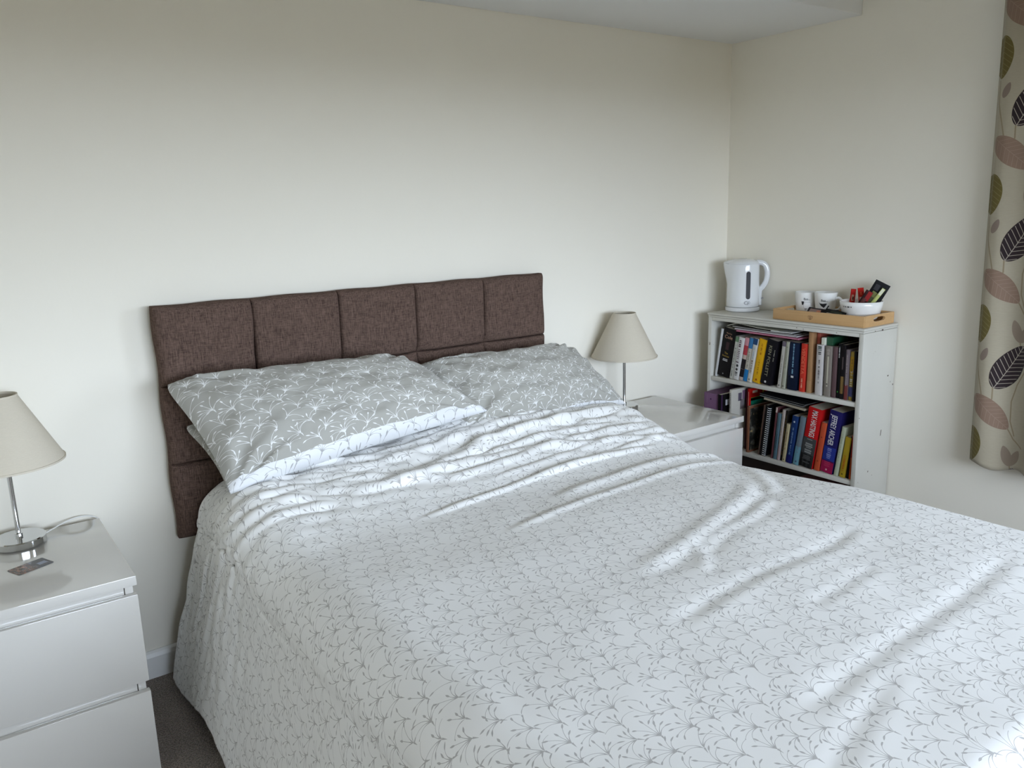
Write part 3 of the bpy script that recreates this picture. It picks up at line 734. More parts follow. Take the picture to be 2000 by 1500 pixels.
row1 = [
 ('slim plain white book, first on the left of the top shelf', -.128, -.141, .15, .217, (205, 206, 206), []),
 ('thick black paperback with gold lettering, second from the left of the top shelf', -.1435, -.208, .165, .222, (20, 17, 18),
    [('flat', 'Martina', .010, .90, (150, 120, 100)), ('flat', 'Cole', .022, .82, (178, 140, 116)), ('band', .56, .72, (60, 42, 44), .6), ('flat', 'The', .012, .49, (170, 140, 60)), ('flat', 'Business', .011, .43, (160, 132, 60)), ('marks', .33, .37, .5, (200, 200, 200), 0, .006), ('dot', .06, .003, (150, 150, 150))]),
 ('slim white paperback with a green top beside the thick black book', -.209, -.2305, .155, .190, (196, 196, 188), [('band', .88, 1, (110, 140, 108)), ('marks', .25, .8, .35, (120, 120, 112)), ('marks', .05, .2, .3, (60, 60, 60))]),
 ('white paperback with dark letters and round dots on its spine', -.2312, -.261, .155, .190, (212, 210, 208), [('marks', .42, .97, .5, (92, 66, 78), .2, .008), ('dot', .33, .0058, (46, 44, 46)), ('dot', .24, .0058, (66, 62, 60)), ('marks', .05, .18, .5, (70, 70, 70), 0, .007)]),
 ('pink and black picture paperback left of the blue and cream one', -.2617, -.284, .155, .191, (188, 170, 160), [('band', .82, 1, (200, 140, 150)), ('band', .60, .82, (176, 62, 72)), ('band', .08, .50, (34, 30, 34)), ('band', .26, .27, (200, 190, 190))]),
 ('slim book with blue ends and a cream middle on the top shelf', -.2848, -.3065, .16, .193, (196, 190, 178), [('band', .76, 1, (62, 120, 170)), ('band', 0, .27, (38, 122, 184)), ('marks', .32, .7, .35, (130, 124, 110))]),
 ('white paperback with a navy top, left of the yellow book', -.3073, -.330, .16, .193, (205, 203, 196), [('band', .86, 1, (40, 70, 110)), ('marks', .2, .5, .5, (110, 84, 60)), ('marks', .55, .8, .3, (150, 170, 190)), ('dot', .06, .004, (120, 116, 110))]),
 ('bright yellow paperback on the top shelf', -.332, -.3725, .165, .194, (226, 172, 26), [('marks', .64, .92, .22, (150, 84, 20), .0), ('marks', .2, .55, .16, (120, 84, 20)), ('dot', .07, .005, (160, 80, 20))]),
 ('thick black paperback lettered KEN FOLLETT beside the yellow book', -.375, -.428, .165, .197, (20, 18, 24), [('text', 'KEN FOLLETT', .0205, .53, (138, 134, 112), .004, (1.06, 1)), ('dot', .06, .005, (210, 210, 210)), ('marks', .55, .8, .10, (150, 150, 140), -.75)]),
 ('grey white paperback with a purple top, right of the thick black novel', -.4595, -.4785, .095, .195, (196, 192, 184), [('band', .90, 1, (110, 100, 112)), ('marks', .15, .7, .25, (130, 128, 120)), ('dot', .05, .003, (90, 80, 80))]),
 ('slim pale green grey paperback on the top shelf', -.481, -.499, .085, .197, (168, 168, 152), [('marks', .4, .9, .25, (120, 120, 104)), ('dot', .05, .003, (90, 80, 80))]),
 ('navy and black hardback with a pale blue stripe and white tab', -.5085, -.5535, .03, .198, (14, 24, 46), [('band', .3, .97, (22, 34, 60)), ('marks', .34, .97, .17, (126, 170, 196), 0, .0055), ('band', .26, .30, (226, 226, 226), .6)]),
 ('red paperback lettered VENDETTA on the top shelf', -.5635, -.589, .02, .197, (200, 58, 44), [('text', 'VENDETTA', .021, .64, (232, 112, 84)), ('marks', .08, .28, .3, (236, 190, 160))]),
 ('tall tan card folder standing taller than the red book', -.5965, -.617, .0, .246, (170, 130, 92), [('band', 0, .2, (176, 138, 100))]),
 ('white paperback with small dark squares at the top of its spine', -.638, -.6685, 0, .202, (206, 200, 198), [('marks', .90, .97, .6, (60, 80, 76), 0, .007), ('marks', .82, .86, .5, (70, 70, 70), 0, .007), ('marks', .22, .70, .26, (90, 80, 80)), ]),
 ('grey paperback with a cream centre panel on its spine', -.676, -.7055, 0, .200, (136, 128, 120), [('band', .2, .8, (196, 190, 172), .5), ('dot', .25, .003, (90, 84, 80)), ('marks', .84, .97, .5, (180, 170, 160))]),
 ('plain purple brown hardback on the right half of the top shelf', -.7065, -.727, 0, .200, (98, 76, 78), []),
 ('black paperback with white lettering near the right end of the top shelf', -.7285, -.7415, 0, .215, (14, 14, 16), [('marks', .75, .94, .4, (210, 210, 210), 0, .005), ('dot', .12, .003, (60, 150, 60))]),
 ('black picture book with a gold lower panel near the right end of the top shelf', -.7425, -.762, 0, .212, (22, 18, 20), [('band', .10, .42, (130, 104, 60), .8), ('band', .55, .78, (90, 78, 78), .5)]),
 ('slim grey purple paperback with a patterned foot at the right of the top shelf', -.7635, -.7795, 0, .196, (120, 108, 112), [('band', 0, .3, (120, 62, 60)), ('marks', .3, .9, .3, (170, 160, 160))]),
 ('colourful yellow and blue patterned book at the right of the top shelf', -.7805, -.7985, 0, .190, (150, 128, 60), [('band', .55, .9, (170, 132, 40)), ('band', .08, .28, (72, 74, 112)), ('marks', .3, .6, .6, (200, 196, 180)), ('marks', .6, .85, .3, (96, 66, 40))]),
 ('black hardback, last but one on the right of the top shelf', -.7995, -.811, 0, .194, (16, 14, 18), [('marks', .05, .95, .1, (120, 130, 140), .8, .02)]),
 ('slim black and brown book, last on the right of the top shelf', -.812, -.8225, 0, .184, (24, 20, 24), [('band', .84, .97, (150, 110, 90))]),
]
for lb, y0, y1, ln, h, col, deco in row1:
    th = abs(y0-y1)
    hard = False
    nm, ct = ('folder', 'folder') if 'folder' in lb else ('book', 'book')
    book(lb, y0, y1, ln, Z1, h/math.cos(ln) - th*math.sin(ln)*.6, X1 + random.uniform(-.003, .004), .135 if h < .21 else .16, col, G1, deco, name=nm, cat=ct)
# orange pink booklet leaning behind the tan folder; small green and white boxes on top of the grey books
book('salmon pink picture booklet behind the tan folder on the top shelf', -.6185, -.6345, .0, Z1, .243, -.19, .16, (176, 92, 76), G1,
     [('coverpatch', .25, .7, .78, .93, (70, 80, 100)), ('coverpatch', .7, .98, .5, .97, (110, 34, 34)), ('band', .0, .8, (150, 84, 70))])
tag(obj('small_box', box(-.205, -.10, -.699, -.672, .8185, .851, .001), mat('small_green_box', srgb(28, 76, 50), .5, var=.1)), 'small dark green box lying on the grey books of the top shelf', 'box')
tag(obj('small_box', box(-.216, -.10, -.6705, -.656, .8200, .848, .001), mat('small_white_box', srgb(206, 206, 190), .5, var=.05)), 'small white box beside the small green box on the top shelf', 'box')

MB = 'books on the middle shelf'
row2 = [
 ('slim brown booklet left of the spiral notebook', -.372, -.381, .11, .225, (84, 66, 56), [], -.214, .17),
 ('very thin black booklet touching the spiral notebook', -.382, -.393, .11, .226, (24, 22, 22), [], -.214, .17),
 ('thin dark maroon booklet right of the spiral notebook', -.4395, -.449, .085, .226, (98, 58, 62), [('band', .9, 1, (190, 170, 160))], -.215, .17),
 ('slim grey blue paperback, first of the blue books on the middle shelf', -.4525, -.4705, .085, .203, (86, 112, 124), [('marks', .2, .6, .3, (50, 70, 80))], -.216, .13),
 ('slim cream white paperback beside the grey blue one', -.472, -.4865, .09, .222, (176, 164, 156), [('marks', .5, .9, .25, (110, 100, 92)), ('band', 0, .3, (168, 148, 150))], -.216, .14),
 ('thin black and gold paperback on the middle shelf', -.4875, -.498, .095, .220, (30, 26, 22), [('marks', .1, .9, .4, (120, 96, 52))], -.214, .14),
 ('short cream paperback in front of a maroon book', -.499, -.5165, .10, .166, (190, 178, 142), [('marks', .3, .8, .3, (130, 90, 60)), ('dot', .06, .003, (90, 80, 60))], -.218, .11),
 ('navy blue hardback with pale lettering on the middle shelf', -.518, -.5465, .12, .207, (28, 54, 104), [('marks', .2, .75, .24, (130, 160, 196)), ('dot', .88, .004, (200, 210, 220)), ('band', 0, .16, (30, 36, 100))], -.219, .14),
 ('pale grey blue hardback left of the red war history', -.553, -.5805, .13, .211, (112, 128, 138), [('band', 0, .38, (110, 156, 172)), ('marks', .25, .9, .22, (120, 116, 130)), ('dot', .07, .004, (80, 90, 120))], -.219, .14),
 ('thick red hardback lettered MAX HASTINGS with a black and white photo below', -.585, -.6455, .135, .258, (190, 24, 26), [('band', 0, .50, (70, 72, 72)), ('band', 0, .22, (28, 28, 28)), ('marks', .05, .2, .7, (84, 84, 84), 0, .007), ('marks', .25, .48, .6, (140, 142, 140), 0, .009), ('text', 'MAX HASTINGS', .0345, .740, (226, 224, 222), -.002, (.46, 1.0))], -.222, .16),
 ('slim orange red paperback right of the MAX HASTINGS book', -.6515, -.677, .125, .205, (196, 84, 52), [('dot', .2, .0025, (120, 50, 30)), ('dot', .7, .0025, (120, 50, 30))], -.219, .12),
 ('thick navy and magenta paperback lettered JEFFREY ARCHER', -.680, -.735, .125, .262, (34, 30, 92), [('band', .18, .42, (42, 56, 140)), ('band', 0, .20, (160, 28, 76)), ('text', 'JEFFREY ARCHER', .0335, .690, (224, 222, 226), .003, (.50, 1.0)), ('marks', .22, .40, .4, (120, 130, 190), 0, .008), ('marks', .1, .18, .5, (196, 60, 100)), ('dot', .05, .004, (220, 160, 170))], -.219, .14),
 ('slim pale green white paperback near the right end of the middle shelf', -.741, -.7595, .13, .205, (188, 194, 170), [('marks', .3, .85, .16, (140, 150, 120))], -.219, .12),
 ('yellow paperback near the right end of the middle shelf', -.7645, -.7895, .12, .168, (186, 158, 44), [('marks', .15, .55, .4, (190, 96, 26)), ('dot', .08, .003, (90, 70, 20))], -.219, .12),
 ('thin black booklet between the yellow and the orange book', -.7905, -.8015, .07, .170, (22, 20, 20), [], -.214, .12),
 ('orange book, last on the right of the middle shelf', -.803, -.8165, .03, .176, (190, 84, 40), [('band', .5, .95, (150, 40, 26))], -.214, .12)]
for lb, y0, y1, ln, h, col, deco, xf, dp in row2:
    th = abs(y0-y1)
    book(lb, y0, y1, ln, Z2, h/math.cos(ln) - th*math.sin(ln)*.6, xf, dp, col, MB, deco)
# taller books standing deeper on the shelf, seen above the front ones
# books at the left end that stand further out
book('broad purple hardback jutting out at the far left of the middle shelf', -.136, -.216, 0, Z2, .250, -.292, .26, (138, 102, 136), MB, [('dot', .9, .004, (84, 56, 84)), ('marks', .82, .96, .1, (150, 118, 146), .5)], page=(112, 80, 108))
book('black cover book jutting out beside the purple one', -.2205, -.239, 0, Z2, .254, -.300, .25, (16, 14, 16), MB, [('coverpatch', .12, .22, .80, .90, (200, 200, 204)), ('coverpatch', .0, .04, .0, 1., (60, 40, 66))])
book('white book with a purple flower drawing on its cover', -.2560, -.2715, 0, Z2, .276, -.268, .23, (198, 194, 184), MB, [('marks', .7, .95, .3, (120, 120, 116)), ('coverpatch', .18, .28, .80, .93, (92, 84, 100)), ('coverpatch', .30, .46, .82, .96, (128, 98, 124)), ('coverpatch', .24, .5, .66, .82, (120, 112, 114))])
book('slim dark maroon book behind the white flower book', -.2835, -.2915, 0, Z2, .272, -.190, .16, (66, 20, 30), MB)
book('red and green hardback at the left of the middle shelf', -.2935, -.3065, 0, Z2, .276, -.192, .17, (196, 26, 20), MB, [('band', 0, .95, (196, 180, 160), .35), ('coverpatch', .04, 1, .0, .84, (20, 112, 88)), ('coverpatch', .04, 1, .80, .85, (60, 130, 50)), ('coverpatch', .1, .3, .92, .96, (230, 200, 180)), ('coverpatch', .5, .56, .88, .98, (200, 150, 60))])
def artmat():
    m, t, b = shell('dark_painting_print'); n = noise(t, coord(t), 26, 3, .6); n2 = noise(t, coord(t), 60, 3, .6)
    c = mixc(t, ((n-.5)*6).max(0.).min(1.), (.012, .012, .010), (.16, .15, .12)); c = mixc(t, ((n2-.58)*9).max(0.).min(1.), c, (.30, .22, .10))
    t.links.new(c, b.inputs['Base Color']); b.inputs['Roughness'].default_value = .35; return m
book('brown edged hardback with a dark painting on its cover, half way along the middle shelf', -.3165, -.331, .0, Z2, .205, -.222, .17, (124, 80, 58), MB, [('coverpatch', .02, .98, .04, .96, artmat())])
# spiral notebook
t = thing('spiral_notebook', 'black notebook with a white wire spiral standing on the middle shelf', 'notebook', (-.216, -.404, Z2+.0012), group=MB, rot=(.105, 0, 0))
obj('cover', box(0, .15, -.0065, .0065, 0, .222, .0008), cov((20, 22, 24)), t, local=True)
for k in range(24):
    z = .006 + k*.0091; pts = [(.004*1.0+ .0062*math.cos(a)-.002, .0078*math.sin(a), z) for a in np.linspace(0, 2*PI, 13)]
    obj('wire_ring', tube(pts, .0013, 5), mat('white_wire', (.72, .73, .73), .3), t, local=True)

# things lying flat on the rows of books
def flat_book(label, x0, x1, y0, y1, z, th, rgb, rot=(0, 0, 0), group=None, pages=None, cat='magazine', name='magazine'):
    cx, cy = (x0+x1)/2, (y0+y1)/2; hx, hy = abs(x1-x0)/2, abs(y1-y0)/2
    t = thing(name, label, cat, (cx, cy, z), group=group, rot=rot); ct = min(.0012, th*.2)
    b = BM(); box(-hx, hx, -hy, hy, 0, ct, bm=b); box(-hx, hx, -hy, hy, th-ct, th, bm=b); box(hx-ct, hx, -hy, hy, ct, th-ct, bm=b)
    obj('cover', b, cov(rgb), t, local=True)
    obj('pages', box(-hx+.001, hx-ct-.0001, -hy+.001, hy-.001, ct+.0001, th-ct-.0001), cov(pages) if pages else PAGES, t, local=True)
    return t
GA = 'magazines lying on the top shelf books'
tl = (-.028, 0, 0)
flat_book('pink edged magazine lying on the top shelf books, lowest of its pile', -.222, -.03, -.555, -.245, .8285, .0075, (150, 60, 84), group=GA, pages=(190, 130, 150), rot=(.012, 0, 0))
flat_book('white stapled magazine, middle of the pile on the top shelf books', -.220, -.03, -.545, -.235, .8375, .0048, (190, 184, 188), group=GA, pages=(206, 200, 200), rot=(.012, 0, .01))
flat_book('grey topped magazine, highest flat one of the pile on the top shelf', -.212, -.03, -.530, -.215, .8440, .0040, (120, 116, 112), group=GA, pages=(200, 200, 196), rot=(.02, 0, -.02))
b = BM()
P = [(-.222, -.190, .846), (-.05, -.215, .852), (-.05, -.420, .853), (-.216, -.385, .850)]
for dz, sh in ((0, 0), (.012, .02)):
    pass
q1 = [(-.225, -.196, .8500), (-.225, -.245, .8665), (-.225, -.36, .8560), (-.225, -.46, .8540)]
vs = []
for x in (-.222, -.05):
    vs.append([[b.verts.new((x, y - (x+.22)*.1, z + dz)) for (_, y, z) in q1] for dz in (0, .0012)])
for layer in (0, 1):
    for i in range(3): b.faces.new((vs[0][layer][i], vs[0][layer][i+1], vs[1][layer][i+1], vs[1][layer][i]))
for i in range(3):
    b.faces.new((vs[0][0][i], vs[0][0][i+1], vs[0][1][i+1], vs[0][1][i]))
bmesh.ops.recalc_face_normals(b, faces=b.faces)
tag(obj('leaflet', b, mat('cream_paper', srgb(206, 204, 186), .7, var=.05)), 'cream folded leaflet standing up at the left of the magazine pile', 'leaflet')
b = BM(); box(-.226, -.08, -.525, -.425, .8505, .8530, .0005, bm=b)
lf = tag(obj('leaflet', b, mat('white_paper', srgb(224, 226, 224), .6, var=.03)), 'white folded leaflet on the right of the magazine pile', 'leaflet')

GB = 'magazines lying on the middle shelf books'
flat_book('cream edged magazine lying across the middle shelf books, lowest of its pile', -.222, -.05, -.600, -.400, .5485, .0095, (150, 140, 126), group=GB, pages=(170, 160, 140), rot=(.075, 0, 0))
flat_book('dark covered magazine, middle of the pile on the middle shelf', -.224, -.05, -.590, -.380, .5625, .0040, (52, 54, 56), group=GB, pages=(150, 150, 146), rot=(.06, 0, .02))
flat_book('black covered magazine, top of the pile on the middle shelf', -.218, -.05, -.600, -.375, .5690, .0035, (30, 30, 32), group=GB, pages=(128, 128, 124), rot=(.05, 0, -.02))
GCc = 'books lying on the bottom shelf'
z = .0604
for k, (lb, y0, y1, th, rgb) in enumerate((('dark brown book, lowest of the pile on the bottom shelf', -.80, -.56, .045, (60, 40, 36)), ('dark green book, second from below on the bottom shelf', -.79, -.57, .040, (36, 46, 40)),
     ('black book in the middle of the bottom shelf pile', -.80, -.56, .040, (26, 24, 26)), ('maroon book under the pink one on the bottom shelf', -.78, -.56, .030, (70, 26, 30)), ('pinkish book on top of the bottom shelf pile', -.74, -.555, .022, (150, 104, 100)))):
    flat_book(lb, -.215+(.004 if k % 2 else 0), -.04, y0, y1, z, th, rgb, group=GCc, cat='book', name='book'); z += th + .0006

# ------------------------------------------------------------------ kettle
WP = mat('white_kettle_plastic', (.68, .69, .70), .16, coat=.3)
kx, ky, kz = -.087, -.168, BKZ+.0004
ke = thing('kettle', 'white electric kettle with a dark water gauge on the bookcase', 'kettle', (kx, ky, kz), math.radians(-47))
k = obj('power_base', lathe([(0, 0), (.070, 0), (.0745, .004), (.0745, .016), (.071, .019), (0, .019)], 64), WP, ke, 'auto', local=True)
b = BM(); seg = 72; prof = [(.0690, .0205), (.0705, .024), (.0702, .06), (.0692, .12), (.0680, .18), (.0672, .203), (.0660, .208)]
rings = []
for r, z in prof:
    ring = []
    for i in range(seg):
        a = 2*PI*i/seg; da = ((a-PI+PI) % (2*PI))-PI; rr = r
        sp_ = max(0, math.cos(a-PI))**14*smooth01(np.array((z-.13)/.075)).item()*.020
        rr = r + sp_
        zz = z + (.004*sp_/.02 if z > .2 else 0)
        ring.append(b.verts.new((rr*math.cos(a), rr*math.sin(a), zz)))
    rings.append(ring)
for A, B in zip(rings, rings[1:]):
    for i in range(seg): b.faces.new((A[i], A[(i+1) % seg], B[(i+1) % seg], B[i]))
b.faces.new(rings[0][::-1]); b.faces.new(rings[-1])
obj('body', b, WP, ke, 'auto', local=True)
b = BM(); pr = [(.0668, .2085), (.0650, .2135), (.054, .2215), (.034, .2275), (.015, .2300), (0, .2305)]; rings = []
for r, z in pr:
    if r == 0: rings.append([b.verts.new((0, 0, z))]); continue
    ring = []
    for i in range(seg):
        a = 2*PI*i/seg; ex = max(0, math.cos(a-PI))**14*.019*(r/.064)
        ring.append(b.verts.new(((r+ex)*math.cos(a), (r+ex)*math.sin(a), z + (.003 if ex > .01 and r > .06 else 0))))
    rings.append(ring)
for A, B in zip(rings, rings[1:]):
    for i in range(seg):
        if len(B) == 1: b.faces.new((A[i], A[(i+1) % seg], B[0]))
        else: b.faces.new((A[i], A[(i+1) % seg], B[(i+1) % seg], B[i]))
b.faces.new(rings[0][::-1])
obj('lid', b, WP, ke, 'auto', local=True)
hp = smooth_path([(.055, 0, .212), (.074, 0, .2105), (.091, 0, .200), (.1005, 0, .176), (.101, 0, .148), (.094, 0, .122), (.082, 0, .103), (.0715, 0, .090), (.0695, 0, .06), (.0705, 0, .024)], 6)
obj('handle', tube(hp, [.0085]*len(hp), 16, ry=.0115, up=(0, 1, 0)), WP, ke, True, local=True)
obj('switch', box(.078, .088, -.006, .006, .052, .057, .001), mat('grey_switch', (.25, .25, .26), .4), ke, local=True)
obj('switch_arm', box(.066, .080, -.004, .004, .054, .0565, .0005), WP, ke, local=True)
def on_cyl(b, R, az, zc, zslope=0., zr=None):
    """bend a flat XY drawing round a cylinder of radius R; az is where its middle faces"""
    for v in b.verts:
        x, y, z = v.co; a = az + x/R; rr = (R(zc+y) if callable(R) else R) + .0004 + z
        v.co = (rr*math.cos(a), rr*math.sin(a), zc+y)
    return b
def capsule(w, h, n=8):
    pts = [(w/2*math.cos(a), h/2-w/2+w/2*math.sin(a), 0) for a in np.linspace(0, PI, n)] + [(w/2*math.cos(a), -h/2+w/2+w/2*math.sin(a), 0) for a in np.linspace(PI, 2*PI, n)]
    b = BM(); n2 = len(pts)//2
    L = pts[:n2]; Rr = pts[n2:]
    # strips so it can bend
    ys = sorted(set(round(p[1], 6) for p in pts), reverse=True)
    rows = []
    for y in ys + []:
        if abs(y) <= h/2-w/2: hw = w/2
        else: hw = math.sqrt(max(0, (w/2)**2-(abs(y)-(h/2-w/2))**2))
        rows.append([b.verts.new((s*hw, y, 0)) for s in (-1, -.5, 0, .5, 1)])
    for A, B in zip(rows, rows[1:]):
        for i in range(4):
            try: b.faces.new((A[i], B[i], B[i+1], A[i+1]))
            except Exception: pass
    bmesh.ops.remove_doubles(b, verts=b.verts, dist=1e-6); return b
KR = lambda z: .0702 - (z-.06)*.019 + .0003
az_g = -PI/2 + .24
def cylmap(b, R, az, zc, rad=0.):
    for v in b.verts:
        x, y, z = v.co; rr = R(zc+y) + rad; a = az + x/rr; v.co = (rr*math.cos(a), rr*math.sin(a), zc+y)
    bmesh.ops.recalc_face_normals(b, faces=b.faces); return b
obj('water_gauge', cylmap(capsule(.0225, .126), KR, az_g, .117, .0006), mat('white_rim', (.7, .7, .71), .3), ke, local=True)
obj('water_gauge', cylmap(capsule(.0195, .121), KR, az_g, .117, .0012), mat('smoked_plastic', (.04, .04, .046), .5, spec=.2), ke, local=True, label='dark grey gauge strip')
def ring_shape(rx, ry, th, n=28):
    b = BM(); A = [b.verts.new((rx*math.cos(2*PI*i/n), ry*math.sin(2*PI*i/n), 0)) for i in range(n)]; B = [b.verts.new(((rx-th)*math.cos(2*PI*i/n), (ry-th)*math.sin(2*PI*i/n), 0)) for i in range(n)]
    for i in range(n): b.faces.new((A[i], A[(i+1) % n], B[(i+1) % n], B[i]))
    return b
GREYINK = mat('grey_print', (.13, .13, .14), .4)
lg = ring_shape(.0135, .0088, .0011); join(lg, (lambda q: (q.transform(Matrix.Translation((-.004, 0, 0))), q)[1])(ring_shape(.0072, .0058, .0014)))
q = text_bm('e', .013, .02); q.transform(Matrix.Translation((.0055, .0005, 0))); join(lg, q)
q = BM(); poly([(-.002, -.003, 0), (0, -.0022, 0), (.004, -.0072, 0), (.002, -.008, 0)], bm=q); join(lg, q)
obj('emblem', cylmap(lg, KR, az_g-.05, .041, .0006), GREYINK, ke, local=True, label='small grey oval emblem')

# ------------------------------------------------------------------ tray with mugs and bowl
def bamboo():
    m, t, b = shell('bamboo_wood'); oc = coord(t)
    n = noise(t, scaled(t, oc, (60, 5, 260)), 1, 3, .6); n2 = noise(t, scaled(t, oc, (8, 4, 60)), 1, 2)
    t.links.new(mixc(t, n*.6+n2*.4, (.40, .225, .085), (.62, .39, .185)), b.inputs['Base Color']); b.inputs['Roughness'].default_value = .4
    bump(t, b, n, .05, .001); return m
BAM = bamboo()
TX0, TX1, TY0, TY1, TZ = -.222, -.014, -.832, -.430, BKZ+.0006
tr = thing('serving_tray', 'bamboo serving tray with hand slots on the right of the bookcase top', 'tray', ((TX0+TX1)/2, (TY0+TY1)/2, TZ))
tk = .008; hh = .043
obj('tray_floor', box(TX0+tk, TX1-tk, TY0+tk, TY1-tk, TZ+.001, TZ+.007), BAM, tr)
obj('tray_side', box(TX0, TX0+tk, TY0, TY1, TZ, TZ+hh, .0015), BAM, tr, smooth='auto')
obj('tray_side', box(TX1-tk, TX1, TY0, TY1, TZ, TZ+hh, .0015), BAM, tr, smooth='auto')
def slotted(y0):
    """short side with an oval hand slot and a raised middle"""
    b = BM(); cx = (TX0+TX1)/2; hw = (TX1-TX0)/2-tk-.0003; n = 48
    out, inn = [], []; seen = set()
    for i in range(n):
        a = 2*PI*i/n; c, s = math.cos(a), math.sin(a)
        k = max(abs(c)/hw, abs(s)/(hh/2)); px_, pz_ = c/k, s/k
        px_ = max(-hw, min(hw, c/max(abs(c)/hw, abs(s)/(hh/2)))); 
        top = 0
        out.append((cx+px_, hh/2+pz_+top))
        if abs(abs(math.degrees(a) % 180 - 90) - (90-math.degrees(math.atan2(hh/2, hw)))) < 3.76 and (('c%d%d' % (c > 0, s > 0)) not in seen): seen.add('c%d%d' % (c > 0, s > 0)); out[-1] = (cx+math.copysign(hw, c), hh/2+math.copysign(hh/2, s))
        sx, sz = .040, .0085
        ii = (abs(c)**3/sx**3 + abs(s)**3/sz**3)**(-1/3); inn.append((cx+c*ii, hh/2+.004+s*ii))
    V = {}
    for yy in (y0, y0+tk):
        V[yy] = ([b.verts.new((x, yy, TZ+z)) for x, z in out], [b.verts.new((x, yy, TZ+z)) for x, z in inn])
    A, B = V[y0], V[y0+tk]
    for i in range(n):
        j = (i+1) % n
        b.faces.new((A[0][i], A[0][j], A[1][j], A[1][i])); b.faces.new((B[0][i], B[1][i], B[1][j], B[0][j]))
        b.faces.new((A[0][i], B[0][i], B[0][j], A[0][j])); b.faces.new((A[1][i], A[1][j], B[1][j], B[1][i]))
    bmesh.ops.recalc_face_normals(b, faces=b.faces); return b
obj('tray_end', slotted(TY0), BAM, tr); obj('tray_end', slotted(TY1-tk), BAM, tr)
# burnt emblem on the front side: three leaf loops
b = BM()
for a, sx in ((-.55, -1), (0, 0), (.55, 1)):
    pts = []
    for i in range(17):
        s_ = i/16*2*PI; l_ = .0085*(1-math.cos(s_))/1.0; w_ = .0040*math.sin(s_)
        y_ = w_*math.cos(a)+l_*math.sin(a); z_ = -w_*math.sin(a)+l_*math.cos(a)
        pts.append((TX0-.0002, -.605+y_, TZ+.012+z_))
    tube(pts, .00045, 4, bm=b, up=(1, 0, 0))
obj('emblem', b, mat('burnt_wood', (.16, .075, .03), .7), tr, label='burnt leaf emblem')
CER = mat('white_ceramic', (.80, .80, .78), .12, coat=.5)
INK = mat('black_print', (.02, .02, .022), .3); GREYP = mat('pale_grey_print', (.45, .45, .45), .35); WHP = mat('white_print', (.84, .84, .83), .3)
tz = TZ + .0074
def mug(label, x, y, haz, r_top=.0425, r_bot=.034, h=.094, animal='sheep', faz=0.):
    t = thing('mug', label, 'mug', (x, y, tz), 0, 'mugs on the tray')
    Rf = lambda z: r_bot + (r_top-r_bot)*min(1, (z/h)**.8 if z > 0 else 0) if z < h*.6 else r_bot+(r_top-r_bot)*((z/h)**.8)
    pr = [(0, 0), (r_bot-.003, 0), (r_bot, .003)] + [(Rf(z), z) for z in np.linspace(.012, h-.002, 10)] + [(r_top-.0005, h), (r_top-.003, h), (Rf(h*.6)-.0035, h*.6), (r_bot-.003, .008), (0, .006)]
    obj('cup', lathe(pr, 64), CER, t, True, local=True)
    c, s = math.cos(haz), math.sin(haz); r1 = Rf(.074)-.0015; r2 = Rf(.026)-.0015
    hp = smooth_path([(r1, 0, .074), (r1+.013, 0, .077), (r1+.025, 0, .066), (r1+.026, 0, .048), (r2+.018, 0, .031), (r2, 0, .026)], 6)
    b = tube(hp, .0042, 12, ry=.0055, up=(0, 1, 0)); b.transform(Matrix.Rotation(haz, 4, 'Z')); obj('handle', b, CER, t, True, local=True)
    def put(name, b, m, z, dx=0., rad=.0006, label=None): obj(name, cylmap_(b, Rf, faz, z, rad, dx), m, t, local=True, label=label)
    def cylmap_(b, R, az, zc, rad, dx):
        for v in b.verts:
            xx, yy, _ = v.co; rr = R(max(.001, zc+yy)) + rad; a = az + (xx+dx)/.040; v.co = (rr*math.cos(a), rr*math.sin(a), zc+yy)
        bmesh.ops.recalc_face_normals(b, faces=b.faces); return b
    def blob(pts, sub=2):
        b = BM(); poly([(p[0]*.001, p[1]*.001, 0) for p in pts], bm=b); bmesh.ops.triangulate(b, faces=b.faces); bmesh.ops.subdivide_edges(b, edges=b.edges, cuts=sub); return b
    put('lettering', text_bm('Baa...', .0125, .012), INK, .067, .002, label='the word Baa in black')
    if animal == 'sheep':
        put('sheep_outline', blob([(-14, 10), (-8, 13), (12, 12), (16, 8), (16, -9), (13, -12), (-10, -12), (-14, -8)]), GREYP, .040, .004, .0005)
        put('sheep_body', blob([(-13, 9), (-8, 12), (12, 11), (15, 7.5), (15, -8.5), (12.5, -11), (-9.5, -11), (-13, -7.5)]), WHP, .040, .004, .0008)
        put('sheep_head', blob([(-20, 13), (-14, 14), (-8, 13), (-9, 10), (-11, 1), (-14, -2), (-17, 1), (-18, 10)]), INK, .044, .0, .0011)
        for q in (-8, -4.5, 7, 10.5): put('sheep_leg', blob([(q, 0), (q+1.6, 0), (q+1.6, -9), (q, -9)], 1), INK, .029, .004, .0011)
    else:
        put('sheep_head', blob([(-20, 18), (-15, 12), (-4, 10), (8, 12), (12, 11), (6, 0), (0, -6), (-6, -3), (-12, 4), (-16, 10)]), INK, .044, .0, .0008)
        put('sheep_blaze', blob([(-9, 3), (-5, 2), (4, -8), (1, -18), (-8, -18), (-13, -8)]), WHP, .040, .0, .0011)
        put('sheep_body', blob([(6, 0), (12, 11), (16, 12), (16, 8), (8, -4), (3, -8)]), INK, .036, .004, .0014)
    return t
import_dir = math.atan2(-2.5014+.5, -3.03+.1)
mug('white mug with a black faced sheep, left one of the two mugs', -.068, -.474, -.85, faz=import_dir+.10)
mug('white mug with a big black animal head, its handle pointing right towards the bowl', -.066, -.567, -PI/2+.15, r_top=.0455, faz=import_dir-.18, animal='dog', h=.098)
